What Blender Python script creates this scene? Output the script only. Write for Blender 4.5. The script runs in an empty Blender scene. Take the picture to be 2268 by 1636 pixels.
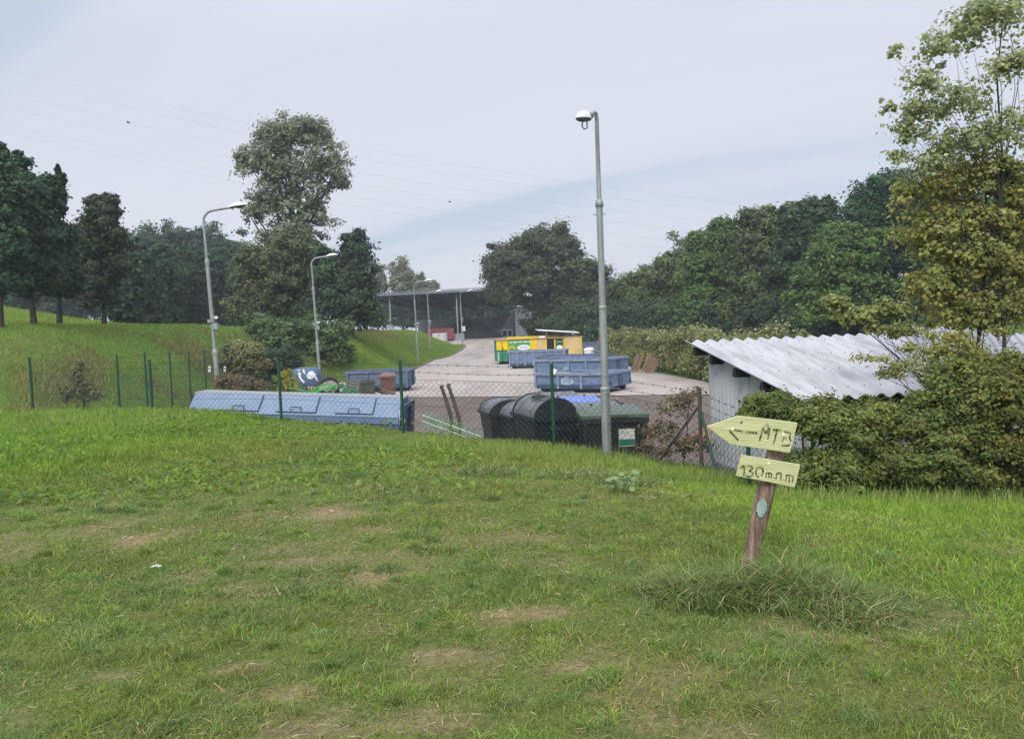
import bpy, math, random
import numpy as np
from mathutils import Vector, Matrix
R = math.radians
rnd = random.Random(7)
rng = np.random.default_rng(11)
scene = bpy.context.scene
col = scene.collection
F = 1800.0            # focal length in units of a 2268 wide frame
CAM = Vector((0, 0, 1.65))
ROT = (Matrix.Rotation(math.pi/2 - R(2.86), 3, 'X') @ Matrix.Rotation(R(-2.3), 3, 'Z'))

# ------------------------------------------------------------------ camera
cd = bpy.data.cameras.new('camera'); cam = bpy.data.objects.new('camera', cd); col.objects.link(cam)
cd.sensor_width = 36; cd.lens = 36*F/2268; cd.clip_end = 3000; cd.clip_start = 0.05
cam.matrix_world = Matrix.Translation(CAM) @ ROT.to_4x4()
scene.camera = cam

def ray(x, y): return ROT @ Vector(((x-1134)/F, -(y-817)/F, -1))
def at(x, y, D):
    r = ray(x, y); return CAM + r*(D/r.y)
def on_plane(x, y, O, n):
    r = ray(x, y); return CAM + r*((O-CAM).dot(n)/r.dot(n))

# ------------------------------------------------------------------ land
def ss(a, b, t):
    t = np.clip((np.asarray(t, float)-a)/(b-a), 0, 1); return t*t*(3-2*t)
def vnoise(x, y, s, seed=0):
    x = np.asarray(x, float)/s; y = np.asarray(y, float)/s
    xi = np.floor(x).astype(np.int64); yi = np.floor(y).astype(np.int64); fx = x-xi; fy = y-yi
    def hsh(i, j):
        v = (i*374761393 + j*668265263 + seed*974634777) & 0xffffffff
        v = ((v ^ (v >> 13))*1274126177) & 0xffffffff
        return ((v ^ (v >> 16)) & 0xffff)/65535.0
    fx = fx*fx*(3-2*fx); fy = fy*fy*(3-2*fy)
    return (hsh(xi, yi)*(1-fx)+hsh(xi+1, yi)*fx)*(1-fy)+(hsh(xi, yi+1)*(1-fx)+hsh(xi+1, yi+1)*fx)*fy
def fbm(x, y, s, seed=0, o=4):
    t = 0; a = .5; n = 0
    for k in range(o):
        t = t + a*vnoise(x, y, s/2**k, seed+k*17); n += a; a *= .55
    return t/n
FX = [-60, -8.6, -5.3, -2.37, .77, 3.2, 6, 60]; FY = [26, 19.5, 18.5, 17.3, 15.8, 13.8, 12.6, 12.6]
EX = [-60, -10.8, -10.8, -10.4, -6.9, -7.3, -5.6, -5.3, -9, -30]; EY = [0, 20, 36, 44, 48, 76, 90, 95, 100, 112]
def fence_y(X): return np.interp(X, FX, FY)
def edge_x(Y): return np.interp(Y, EY[1:], EX[1:])
def yard_z(X, Y): return -1.0 - .27*(1-ss(22, 29, Y)) + 1.55*ss(80, 108, Y)
def land(X, Y):
    X = np.asarray(X, float); Y = np.asarray(Y, float)
    Yf = fence_y(X)
    E = -np.clip((X+9)/12.5, 0, 1)**1.22*1.04
    m = E*ss(Yf-9, Yf+.5, Y)
    m = m + .05*(fbm(X, Y, 1.3, 3)-.5)*ss(1, 4, Y)
    z = m + (yard_z(X, Y)-m)*ss(Yf+.25, Yf+2.4, Y)
    e = edge_x(Y)
    far = ss(44, 50, Y)
    width = 6.5*(1-far) + 5.0*far
    hill = ss(0, 1, (e - X)/width)
    top = (2.5 + 2.3*ss(-17.5, -34, X)*(1-ss(60, 75, Y)))*(1-far) + (2.0)*far
    top = top*(1-ss(86, 101, Y)) + .55*ss(86, 101, Y)
    top = top + .35*(fbm(X, Y, 7, 5)-.5)
    ramp = ss(19.5, 29, Y)
    z = z + (top - z)*hill*ramp
    z = z + 3.0*ss(11.5, 30, X)*ss(14, 40, Y)       # wooded bank to the right
    return z
def gz(X, Y): return float(land(X, Y))
def ground_at(x, y, lo=2.0, hi=160.0):
    r = ray(x, y); prev = lo
    for k in range(1600):
        D = lo*(hi/lo)**(k/1599); P = CAM + r*D
        if P.z <= gz(P.x, P.y): return P
    return CAM + r*hi
def foot(x, D):
    P = at(x, 760, D); return Vector((P.x, P.y, gz(P.x, P.y)))

# ------------------------------------------------------------------ materials
def new_mat(name):
    m = bpy.data.materials.new(name); m.use_nodes = True; nt = m.node_tree
    return m, nt, nt.nodes['Principled BSDF']
def node(nt, typ, **kw):
    n = nt.nodes.new(typ)
    for k, v in kw.items():
        if k in n.inputs.keys() if isinstance(k, str) else False: n.inputs[k].default_value = v
        else: setattr(n, k, v)
    return n
def mat(name, c1, c2=None, scale=4.0, rough=.6, metal=0, bump=0.0, stretch=(1, 1, 1), c3=None, spec=.3, lo=.35, hi=.65, fine=0.0):
    m, nt, b = new_mat(name)
    b.inputs['Roughness'].default_value = rough; b.inputs['Metallic'].default_value = metal
    b.inputs['Specular IOR Level'].default_value = spec
    c2 = c2 or tuple(v*.75 for v in c1)
    tc = node(nt, 'ShaderNodeTexCoord'); mp = node(nt, 'ShaderNodeMapping'); mp.inputs['Scale'].default_value = stretch
    nz = node(nt, 'ShaderNodeTexNoise'); nz.inputs['Scale'].default_value = scale; nz.inputs['Detail'].default_value = 6; nz.inputs['Roughness'].default_value = .62
    rp = node(nt, 'ShaderNodeValToRGB')
    rp.color_ramp.elements[0].position = lo; rp.color_ramp.elements[0].color = (*c2, 1)
    rp.color_ramp.elements[1].position = hi; rp.color_ramp.elements[1].color = (*c1, 1)
    if c3:
        e = rp.color_ramp.elements.new(min(.98, hi+.12)); e.color = (*c3, 1)
    L = nt.links.new
    L(tc.outputs['Object'], mp.inputs['Vector']); L(mp.outputs['Vector'], nz.inputs['Vector']); L(nz.outputs['Fac'], rp.inputs['Fac'])
    L(rp.outputs['Color'], b.inputs['Base Color'])
    if bump:
        n2 = node(nt, 'ShaderNodeTexNoise'); n2.inputs['Scale'].default_value = fine or scale*5; n2.inputs['Detail'].default_value = 5
        L(mp.outputs['Vector'], n2.inputs['Vector'])
        bp = node(nt, 'ShaderNodeBump'); bp.inputs['Strength'].default_value = bump; bp.inputs['Distance'].default_value = .02
        L(n2.outputs['Fac'], bp.inputs['Height']); L(bp.outputs['Normal'], b.inputs['Normal'])
    return m
def leaf_mat(name, trans=.35, rough=.6):
    m, nt, b = new_mat(name); L = nt.links.new
    a = node(nt, 'ShaderNodeAttribute', attribute_name='pigment')
    tr = node(nt, 'ShaderNodeBsdfTranslucent'); mx = node(nt, 'ShaderNodeMixShader'); mx.inputs[0].default_value = trans
    L(a.outputs['Color'], b.inputs['Base Color']); b.inputs['Roughness'].default_value = rough; b.inputs['Specular IOR Level'].default_value = .25
    L(a.outputs['Color'], tr.inputs['Color']); L(b.outputs[0], mx.inputs[1]); L(tr.outputs[0], mx.inputs[2])
    L(mx.outputs[0], nt.nodes['Material Output'].inputs['Surface'])
    return m
M = {}
M['leaf'] = leaf_mat('leaf', .42); M['blade'] = leaf_mat('blade', .3)
M['galv'] = mat('galvanised_steel', (.34, .36, .36), (.22, .235, .24), 3, .55, .35, c3=(.44, .46, .46), stretch=(3, 3, .8))
M['galv_dark'] = mat('galvanised_dark', (.17, .18, .19), (.1, .105, .11), 8, .6, .3)
M['white'] = mat('white_paint', (.78, .79, .8), (.66, .67, .68), 5, .4)
M['lens'] = mat('lamp_lens', (.72, .74, .76), (.6, .62, .64), 5, .15, spec=.5)
M['green_post'] = mat('green_coating', (.012, .075, .045), (.01, .05, .035), 12, .5)
M['mesh_green'] = mat('green_wire', (.02, .05, .04), (.03, .04, .035), 8, .6)
M['wire'] = mat('steel_wire', (.09, .09, .085), (.05, .05, .05), 8, .6, .3)
M['rust_post'] = mat('weathered_steel', (.085, .068, .055), (.045, .042, .034), 6, .8)
M['bark'] = mat('bark', (.07, .06, .05), (.03, .026, .022), 9, .9, bump=.8, stretch=(1, 1, .25))
M['bark_pale'] = mat('pale_bark', (.24, .25, .2), (.12, .12, .09), 9, .85, bump=.5, stretch=(1, 1, .3))
M['postwood'] = mat('stripped_log', (.31, .225, .17), (.14, .09, .065), 26, .9, bump=1.0, stretch=(1, 1, .12), c3=(.5, .43, .36), lo=.36, hi=.58)
M['signwood'] = mat('limewashed_board', (.5, .51, .285), (.38, .41, .2), 7, .85, bump=.35, stretch=(.5, 1, 3.5), c3=(.58, .575, .4))
M['signpaint'] = mat('flaking_paint', (.05, .055, .02), (.2, .21, .09), 30, .9, lo=.45, hi=.55)
M['mark'] = mat('turquoise_paint', (.2, .36, .33), (.3, .36, .31), 30, .9, c3=(.3, .22, .17), lo=.4, hi=.56)
M['nail'] = mat('nail_head', (.75, .72, .45), (.6, .55, .3), 20, .5)
M['blue'] = mat('blue_skip_paint', (.15, .215, .33), (.10, .15, .245), 2.6, .65, c3=(.2, .2, .2), bump=.1, hi=.64)
M['blue_grey'] = mat('worn_blue_paint', (.12, .155, .23), (.085, .115, .175), 2.6, .65, c3=(.16, .15, .15), bump=.1)
M['blue_rib'] = mat('lit_edge_blue', (.21, .265, .35), (.15, .195, .275), 4, .7, c3=(.24, .24, .25))  # paler, worn skip blue: light on ribs and rims put into the colour
M['blue_dark'] = mat('dark_blue_paint', (.045, .08, .14), (.03, .05, .085), 3, .6)
M['lid_blue'] = mat('pale_blue_lid', (.185, .245, .34), (.15, .205, .29), 1.6, .65, c3=(.22, .27, .34), lo=.3, hi=.7)
M['lid_top'] = mat('dusty_roof_sheet', (.3, .31, .33), (.22, .23, .25), 3, .7)
M['rust'] = mat('rust', (.09, .05, .035), (.04, .028, .022), 6, .85)
M['rubber'] = mat('rubber', (.02, .02, .02), (.03, .028, .025), 8, .8)
M['black_bin'] = mat('black_plastic', (.016, .018, .02), (.026, .028, .03), 5, .42, spec=.4)
M['grey_bin'] = mat('grey_plastic', (.13, .135, .145), (.09, .095, .1), 3, .5, spec=.4)
M['darkgrey_bin'] = mat('dark_grey_plastic', (.06, .066, .075), (.042, .046, .052), 3, .5, spec=.4)
M['green_lid'] = mat('green_plastic_lid', (.095, .125, .095), (.07, .095, .07), 4, .5)
M['blue_lid'] = mat('bright_blue_plastic', (.13, .19, .5), (.1, .145, .4), 4, .4)
M['brown_bin'] = mat('brown_plastic', (.17, .085, .072), (.13, .068, .058), 4, .5)
M['olive_bin'] = mat('olive_green_plastic', (.075, .085, .06), (.055, .065, .045), 4, .55)
M['bright_green'] = mat('bright_green_plastic', (.08, .4, .05), (.06, .3, .05), 5, .45)
M['sea_green'] = mat('sea_green_plastic', (.12, .36, .22), (.08, .25, .15), 5, .45)
M['pale_green'] = mat('pale_green_plastic', (.4, .6, .42), (.3, .48, .33), 5, .5)
M['teal'] = mat('teal_plastic', (.03, .1, .1), (.02, .07, .08), 5, .5)
M['grey_stuff'] = mat('pale_grey_laths', (.3, .28, .29), (.16, .14, .14), 9, .8)
M['navy'] = mat('igloo_blue', (.085, .13, .21), (.06, .095, .16), 3, .55)
M['igloo_side'] = mat('igloo_side_green', (.07, .135, .14), (.05, .1, .105), 3, .6)
M['igloo_white'] = mat('igloo_white', (.66, .7, .76), (.55, .6, .66), 9, .6)
M['maroon'] = mat('maroon_panel', (.16, .03, .035), (.12, .025, .03), 9, .6)
M['yellow'] = mat('yellow_paint', (.74, .53, .01), (.62, .44, .012), 2, .5)
M['cream'] = mat('cream_sheet', (.6, .45, .22), (.5, .36, .17), 1.5, .6)
M['kiosk_green'] = mat('green_paint', (.03, .23, .13), (.02, .17, .1), 3, .5)
M['poster'] = mat('green_poster', (.1, .33, .09), (.07, .25, .08), 1.5, .5)
M['deep_green'] = mat('deep_green_panel', (.02, .09, .04), (.015, .065, .03), 3, .5)
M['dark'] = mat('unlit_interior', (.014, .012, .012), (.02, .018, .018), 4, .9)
M['tarpaper'] = mat('dusty_kiosk_roof', (.4, .29, .15), (.28, .2, .12), 4, .85)
M['shedroof'] = mat('white_corrugated_sheet', (.4, .395, .42), (.26, .26, .27), 2.6, .65, c3=(.43, .425, .45), stretch=(2.2, .22, 1), lo=.3, hi=.55, spec=.35)
M['shedwall'] = mat('grey_corrugated_sheet', (.44, .46, .49), (.34, .36, .39), 2, .55, stretch=(1, 1, .3))
M['timber'] = mat('dark_timber', (.03, .026, .024), (.018, .016, .015), 8, .9, stretch=(1, .3, 1))
M['plank'] = mat('old_planks', (.2, .135, .09), (.11, .075, .05), 7, .9, stretch=(1, 1, .2))
M['brickbase'] = mat('block_plinth', (.25, .26, .28), (.15, .16, .17), 6, .9, bump=.5)
M['concrete_wall'] = mat('grey_concrete', (.3, .3, .32), (.2, .205, .22), .5, .9, c3=(.36, .36, .38))
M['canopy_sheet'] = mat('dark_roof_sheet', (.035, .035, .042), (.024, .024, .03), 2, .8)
M['canopy_edge'] = mat('roof_fascia', (.17, .18, .21), (.12, .13, .155), 2, .6)
M['render'] = mat('pale_render', (.8, .79, .82), (.74, .73, .76), 1, .9)
M['grey_render'] = mat('grey_render', (.33, .32, .35), (.25, .245, .27), 1, .9)
M['coal'] = mat('black_heap', (.022, .022, .025), (.012, .012, .014), 6, .95, bump=1)
M['redpaint'] = mat('faded_red_paint', (.22, .06, .06), (.16, .045, .048), 2, .7)
M['bag'] = mat('white_woven_bag', (.6, .58, .58), (.42, .4, .4), 4, .8)
M['rubble'] = mat('beige_rubble', (.36, .29, .22), (.22, .18, .14), 5, .95, bump=.8)
M['terracotta'] = mat('reddish_sand', (.3, .15, .09), (.2, .1, .065), 5, .95)
M['kerb'] = mat('kerb_concrete', (.2, .17, .14), (.11, .095, .08), 3, .95)
M['paper'] = mat('paper', (.72, .72, .7), (.6, .6, .58), 9, .8)
M['print'] = mat('grey_print', (.22, .24, .24), (.3, .32, .32), 20, .8)
M['cable'] = mat('cable', (.4, .41, .44), (.36, .37, .4), 3, .7)
M['bird'] = mat('dark_plumage', (.02, .02, .022), (.03, .03, .03), 9, .8)
M['mallow'] = mat('mallow_leaf', (.16, .24, .09), (.11, .18, .06), 9, .6)
M['petal'] = mat('white_petals', (.75, .76, .68), (.6, .62, .5), 30, .8)
M['lemon'] = mat('sunflower_yellow', (.8, .6, .02), (.7, .48, .02), 9, .6)
M['seed'] = mat('sunflower_brown', (.2, .09, .02), (.14, .06, .02), 9, .8)

# ------------------------------------------------------------------ mesh builder
def mesh_arrays(name, V, faces4=None, starts=None, loops=None, pigment=None, mat_=None, smooth=False):
    me = bpy.data.meshes.new(name)
    nv = len(V)
    if faces4 is not None:
        loops = faces4.reshape(-1); k = faces4.shape[1]; starts = np.arange(0, len(loops), k)
    me.vertices.add(nv); me.vertices.foreach_set('co', np.asarray(V, np.float32).reshape(-1))
    me.loops.add(len(loops)); me.loops.foreach_set('vertex_index', np.asarray(loops, np.int32))
    me.polygons.add(len(starts)); me.polygons.foreach_set('loop_start', np.asarray(starts, np.int32))
    if smooth: me.polygons.foreach_set('use_smooth', np.ones(len(starts), bool))
    me.update(calc_edges=True)
    if pigment is not None:
        dom = 'FACE' if len(pigment) == len(starts) else 'POINT'
        a = me.attributes.new('pigment', 'FLOAT_COLOR', dom)
        c = np.ones((len(pigment), 4), np.float32); c[:, :3] = pigment
        a.data.foreach_set('color', c.reshape(-1))
    if mat_: me.materials.append(mat_)
    return me
def link(name, me, parent=None, loc=None):
    o = bpy.data.objects.new(name, me); col.objects.link(o)
    if parent: o.parent = parent
    if loc is not None: o.location = loc
    return o
def tag(o, label, cat, group=None):
    o['label'] = label; o['category'] = cat
    if group: o['group'] = group
    return o
def kind(o, k): o['kind'] = k; return o
def thing(name, label, cat, loc, rz=0, group=None, lean=(0, 0)):
    o = bpy.data.objects.new(name, None); col.objects.link(o); o.empty_display_size = .2
    o.location = loc; o.rotation_euler = (lean[0], lean[1], rz)
    return tag(o, label, cat, group)
def children(o): return [c for c in bpy.data.objects if c.parent == o]
def copy_tree(o, label=None, parent=None):
    c = o.copy(); col.objects.link(c)
    if parent: c.parent = parent
    if label: c['label'] = label
    for ch in children(o): copy_tree(ch, None, c)
    return c
class MB:
    def __init__(s): s.v = []; s.f = []; s.sm = []
    def add(s, vs, fs, smooth=False):
        b = len(s.v); s.v += [tuple(v) for v in vs]
        s.f += [tuple(i+b for i in f) for f in fs]; s.sm += [smooth]*len(fs); return s
    def box(s, c, size, rot=None, taper=None):
        x, y, z = size[0]/2, size[1]/2, size[2]/2; vs = []
        for dz in (-1, 1):
            t = 1 if (taper is None or dz > 0) else taper
            for dx, dy in ((-1, -1), (1, -1), (1, 1), (-1, 1)):
                p = Vector((dx*x*t, dy*y*t, dz*z))
                if rot is not None: p = rot @ p
                vs.append(p+Vector(c))
        return s.add(vs, [(3, 2, 1, 0), (4, 5, 6, 7), (0, 1, 5, 4), (1, 2, 6, 5), (2, 3, 7, 6), (3, 0, 4, 7)])
    def bar(s, a, b, w, h, up=(0, 0, 1)):
        a, b = Vector(a), Vector(b); d = (b-a); L = d.length; d.normalize()
        u = Vector(up); sd = d.cross(u)
        if sd.length < 1e-4: sd = d.cross(Vector((1, 0, 0)))
        sd.normalize(); u = sd.cross(d)
        rot = Matrix((sd, d, u)).transposed()
        return s.box((a+b)/2, (w, L, h), rot)
    def tube(s, pts, rad, n=10, caps=True):
        pts = [Vector(p) for p in pts]; rad = rad if isinstance(rad, (list, tuple)) else [rad]*len(pts)
        vs = []; ref = None
        for i, p in enumerate(pts):
            d = (pts[min(i+1, len(pts)-1)]-pts[max(i-1, 0)]).normalized()
            if ref is None:
                ref = d.cross(Vector((0, 1, 0)));
                if ref.length < .1: ref = d.cross(Vector((1, 0, 0)))
            a = (ref - d*ref.dot(d)).normalized(); ref = a; b = d.cross(a)
            for k in range(n):
                t = 2*math.pi*k/n; vs.append(p+(a*math.cos(t)+b*math.sin(t))*rad[i])
        fs = [(i*n+k, i*n+(k+1) % n, (i+1)*n+(k+1) % n, (i+1)*n+k) for i in range(len(pts)-1) for k in range(n)]
        s.add(vs, fs, True)
        if caps:
            m = len(pts)-1
            s.add(vs[:n], [tuple(range(n-1, -1, -1))]); s.add(vs[m*n:], [tuple(range(n))])
        return s
    def prism(s, poly, thick, O=(0, 0, 0), u=(1, 0, 0), v=(0, 0, 1)):
        O, u, v = Vector(O), Vector(u), Vector(v); w = u.cross(v).normalized(); n = len(poly)
        fr = [O+u*p[0]+v*p[1] for p in poly]; bk = [p-w*thick for p in fr]
        return s.add(fr+bk, [tuple(range(n)), tuple(range(2*n-1, n-1, -1))]+[(i, i+n, (i+1) % n+n, (i+1) % n) for i in range(n)])
    def lathe(s, prof, n=20, c=(0, 0, 0), axis=None, a0=0, a1=2*math.pi):
        c = Vector(c); vs = []; full = abs(a1-a0-2*math.pi) < 1e-6; m = n if full else n+1
        for r, z in prof:
            for k in range(m):
                t = a0+(a1-a0)*k/n; p = Vector((r*math.cos(t), r*math.sin(t), z))
                if axis is not None: p = axis @ p
                vs.append(c+p)
        fs = [(i*m+k, i*m+(k+1) % m, (i+1)*m+(k+1) % m, (i+1)*m+k) for i in range(len(prof)-1) for k in range(n)]
        return s.add(vs, fs, True)
    def build(s, name, m, parent=None, loc=None):
        me = bpy.data.meshes.new(name); me.from_pydata(s.v, [], s.f); me.materials.append(M[m] if isinstance(m, str) else m)
        me.polygons.foreach_set('use_smooth', s.sm); me.update()
        return link(name, me, parent, loc)
def part(name, m, parent, fn):
    b = MB(); fn(b); return b.build(name, m, parent)
def ell(n, rx, ry, cx=0, cy=0): return [(cx+rx*math.cos(2*math.pi*k/n), cy+ry*math.sin(2*math.pi*k/n)) for k in range(n)]

# ------------------------------------------------------------------ sky and light
w = bpy.data.worlds.new('World'); scene.world = w; w.use_nodes = True
nt = w.node_tree; L = nt.links.new; bg = nt.nodes['Background']
SUN_EL, SUN_ROT = 38, 200
sky = node(nt, 'ShaderNodeTexSky', sky_type='NISHITA'); sky.sun_disc = False
sky.sun_elevation = R(SUN_EL); sky.sun_rotation = R(SUN_ROT); sky.air_density = 1.0; sky.dust_density = 2.5; sky.ozone_density = 1.2
tc = node(nt, 'ShaderNodeTexCoord'); sp = node(nt, 'ShaderNodeSeparateXYZ'); L(tc.outputs['Generated'], sp.inputs[0])
def mth(op, a, b=None, c=None):
    n = node(nt, 'ShaderNodeMath', operation=op)
    for i, v in enumerate((a, b, c)):
        if v is None: continue
        if isinstance(v, (int, float)): n.inputs[i].default_value = v
        else: L(v, n.inputs[i])
    return n.outputs[0]
den = mth('ADD', mth('MAXIMUM', sp.outputs['Z'], 0.0), .16)
u = mth('DIVIDE', sp.outputs['X'], den); v = mth('DIVIDE', sp.outputs['Y'], den)
cb = node(nt, 'ShaderNodeCombineXYZ'); L(u, cb.inputs[0]); L(v, cb.inputs[1])
def cloud(sc, rot, stretch, seed, detail=4, dist=.4):
    m1 = node(nt, 'ShaderNodeMapping'); m1.inputs['Rotation'].default_value = (0, 0, R(rot)); L(cb.outputs[0], m1.inputs['Vector'])
    mp = node(nt, 'ShaderNodeMapping'); mp.inputs['Scale'].default_value = stretch; mp.inputs['Location'].default_value = (seed, seed*.37, 0)
    L(m1.outputs[0], mp.inputs['Vector'])
    nz = node(nt, 'ShaderNodeTexNoise'); nz.inputs['Scale'].default_value = sc; nz.inputs['Detail'].default_value = detail
    nz.inputs['Roughness'].default_value = .5; nz.inputs['Distortion'].default_value = dist
    L(mp.outputs[0], nz.inputs['Vector']); return nz.outputs['Fac']
c1 = cloud(1.0, 33, (.22, .85, 1), 21.4, 3, .3); c2 = cloud(2.1, 26, (.3, 1.0, 1), 9.1, 4, .5)
cm = mth('ADD', mth('MULTIPLY', c1, .72), mth('MULTIPLY', c2, .28))
rp = node(nt, 'ShaderNodeValToRGB'); L(cm, rp.inputs['Fac']); cr = rp.color_ramp; cr.interpolation = 'EASE'
SK = 1/.1
cr.elements[0].position = .38; cr.elements[0].color = (.345*SK, .405*SK, .475*SK, 1)
cr.elements[1].position = .6; cr.elements[1].color = (.465*SK, .485*SK, .54*SK, 1)
e = cr.elements.new(.48); e.color = (.43*SK, .46*SK, .52*SK, 1)
# an overcast sky is brighter towards the zenith than at the horizon
zen = node(nt, 'ShaderNodeMapRange', interpolation_type='SMOOTHSTEP'); zen.inputs['From Min'].default_value = .3; zen.inputs['From Max'].default_value = .95; zen.inputs['To Min'].default_value = 1; zen.inputs['To Max'].default_value = 2.9
L(sp.outputs['Z'], zen.inputs['Value'])
zs = node(nt, 'ShaderNodeVectorMath', operation='SCALE'); L(rp.outputs['Color'], zs.inputs[0]); L(zen.outputs['Result'], zs.inputs['Scale'])
mx = node(nt, 'ShaderNodeMix', data_type='RGBA'); mx.inputs['Factor'].default_value = .93
L(sky.outputs[0], mx.inputs[6]); L(zs.outputs['Vector'], mx.inputs[7]); L(mx.outputs[2], bg.inputs['Color']); bg.inputs['Strength'].default_value = .1
sd = bpy.data.lights.new('sun', 'SUN'); sd.energy = 1.6; sd.angle = R(22); sd.color = (1, .95, .87)
so = bpy.data.objects.new('sun', sd); col.objects.link(so)
az = R(SUN_ROT)      # compass bearing from +Y towards +X
dirv = Vector((math.sin(az)*math.cos(R(SUN_EL)), math.cos(az)*math.cos(R(SUN_EL)), math.sin(R(SUN_EL))))
so.rotation_euler = dirv.to_track_quat('Z', 'Y').to_euler(); so.location = (0, -20, 40)
scene.view_settings.view_transform = 'Standard'; scene.view_settings.look = 'None'; scene.view_settings.exposure = .68; scene.view_settings.gamma = 1
scene.cycles.max_bounces = 6; scene.cycles.transparent_max_bounces = 4
# ================================================================== the setting
BARE = [(300, 1192, 62, 16), (728, 1142, 70, 22), (826, 1283, 55, 16), (690, 1610, 130, 28), (955, 1600, 140, 26), (1010, 1450, 60, 18), (640, 1540, 60, 16),
        (25, 1590, 60, 20), (420, 1410, 80, 14), (830, 1395, 50, 16), (1480, 1600, 120, 22), (560, 1475, 60, 10), (1120, 1360, 80, 14), (985, 1520, 60, 16), (660, 1245, 70, 10), (940, 1265, 50, 10), (270, 1500, 70, 14), (1250, 1480, 60, 12), (1750, 1560, 70, 12)]
bare_pts = []
for (x, y, rx, ry) in BARE:
    P = ground_at(x, y); bare_pts.append((P.x, P.y, rx/F*P.y, ry/F*P.y*P.y/1.65))
def bareness(X, Y):
    t = np.zeros(np.shape(X)); n = fbm(X, Y, .5, 21); n2 = fbm(X, Y, .18, 22)
    for (a, b, ra, rb) in bare_pts:
        d = np.sqrt(((X-a)/ra)**2+((Y-b)/rb)**2) + (n-.5)*2.0 + (n2-.5)*2.2
        t = np.maximum(t, .8*(1-ss(.1, 1.7, d)))
    lawn = 1-ss(6.5, 10, Y)
    t = np.maximum(t, .45*ss(.55, .74, fbm(X, Y, .75, 31))*lawn)
    return t
def spaced(parts):
    o = []
    for a, b, s in parts: o.append(np.arange(a, b, s))
    return np.concatenate(o)
xs = spaced([(-900, -200, 70), (-200, -60, 10), (-60, -24, 1.2), (-24, -9, .35), (-9, 9, .13), (9, 24, .4), (24, 60, 2), (60, 200, 10), (200, 901, 70)])
ys = spaced([(-60, -4, 4), (-4, 1, .5), (1, 20, .13), (20, 50, .35), (50, 125, .7), (125, 200, 5), (200, 1000, 80)])
XX, YY = np.meshgrid(xs, ys); ZZ = land(XX, YY)
def turf_pigment(X, Y):
    n = fbm(X, Y, 4.5, 41); n2 = fbm(X, Y, .9, 42); n3 = fbm(X, Y, .25, 43)
    c = np.empty(np.shape(X)+(3,))
    green = np.array([.085, .14, .03]); lush = np.array([.095, .17, .03]); dry = np.array([.135, .135, .05]); soil = np.array([.17, .122, .078])
    k = np.clip(.25+1.2*(n-.45), 0, 1)[..., None]
    c[:] = green*(1-k)+lush*k
    d = (ss(.5, .72, n2)*.55)[..., None]; c[:] = c*(1-d)+dry*d
    c *= (.75+.5*n3)[..., None]
    return c
C = turf_pigment(XX, YY)
bn = bareness(XX, YY)[..., None]
near = (1-ss(10, 16, YY))[..., None]
soil = np.array([.26, .2, .12])*(.7+.6*fbm(XX, YY, .12, 47))[..., None]
C = C*(1-near*.25) + soil*.55*near*.25
C = C*(1-bn*near) + soil*bn*near
e = edge_x(YY)
# worn brownish track down the near end of the mound, dry strip on the bank
trk = np.exp(-((XX+12.2+(YY-56)*-.02)/1.7)**2)*ss(46, 52, YY)*(1-ss(70, 84, YY)); C = C*(1-.6*trk[..., None]) + np.array([.15, .115, .045])*.6*trk[..., None]
dryb = ss(.48, .7, fbm(XX, YY, 2.4, 52))*ss(0, 2, e-XX)*(1-ss(3.5, 6.5, e-XX))*ss(22, 27, YY)*(1-ss(44, 48, YY))
C = C*(1-.5*dryb[..., None]) + np.array([.11, .085, .045])*.5*dryb[..., None]
idx = np.arange(XX.size).reshape(XX.shape)
quads = np.stack([idx[:-1, :-1], idx[:-1, 1:], idx[1:, 1:], idx[1:, :-1]], -1).reshape(-1, 4)
mg, nt_, b_ = new_mat('turf_and_soil')
a_ = node(nt_, 'ShaderNodeAttribute', attribute_name='pigment'); L_ = nt_.links.new
tc_ = node(nt_, 'ShaderNodeTexCoord'); nz_ = node(nt_, 'ShaderNodeTexNoise'); nz_.inputs['Scale'].default_value = 22; nz_.inputs['Detail'].default_value = 8; nz_.inputs['Roughness'].default_value = .75
L_(tc_.outputs['Object'], nz_.inputs['Vector']); rp_ = node(nt_, 'ShaderNodeValToRGB'); rp_.color_ramp.elements[0].position = .3; rp_.color_ramp.elements[1].position = .72
rp_.color_ramp.elements[0].color = (.5, .5, .5, 1); rp_.color_ramp.elements[1].color = (1.45, 1.4, 1.3, 1); L_(nz_.outputs['Fac'], rp_.inputs['Fac'])
mx_ = node(nt_, 'ShaderNodeMix', data_type='RGBA', blend_type='MULTIPLY'); mx_.inputs['Factor'].default_value = 1
L_(a_.outputs['Color'], mx_.inputs[6]); L_(rp_.outputs['Color'], mx_.inputs[7]); L_(mx_.outputs[2], b_.inputs['Base Color']); b_.inputs['Roughness'].default_value = .95; b_.inputs['Specular IOR Level'].default_value = .1
bp_ = node(nt_, 'ShaderNodeBump'); bp_.inputs['Strength'].default_value = .7; bp_.inputs['Distance'].default_value = .03; L_(nz_.outputs['Fac'], bp_.inputs['Height']); L_(bp_.outputs['Normal'], b_.inputs['Normal'])
kind(link('ground', mesh_arrays('ground', np.stack([XX, YY, ZZ], -1).reshape(-1, 3), quads, pigment=C.reshape(-1, 3), mat_=mg, smooth=True)), 'structure')

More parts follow.
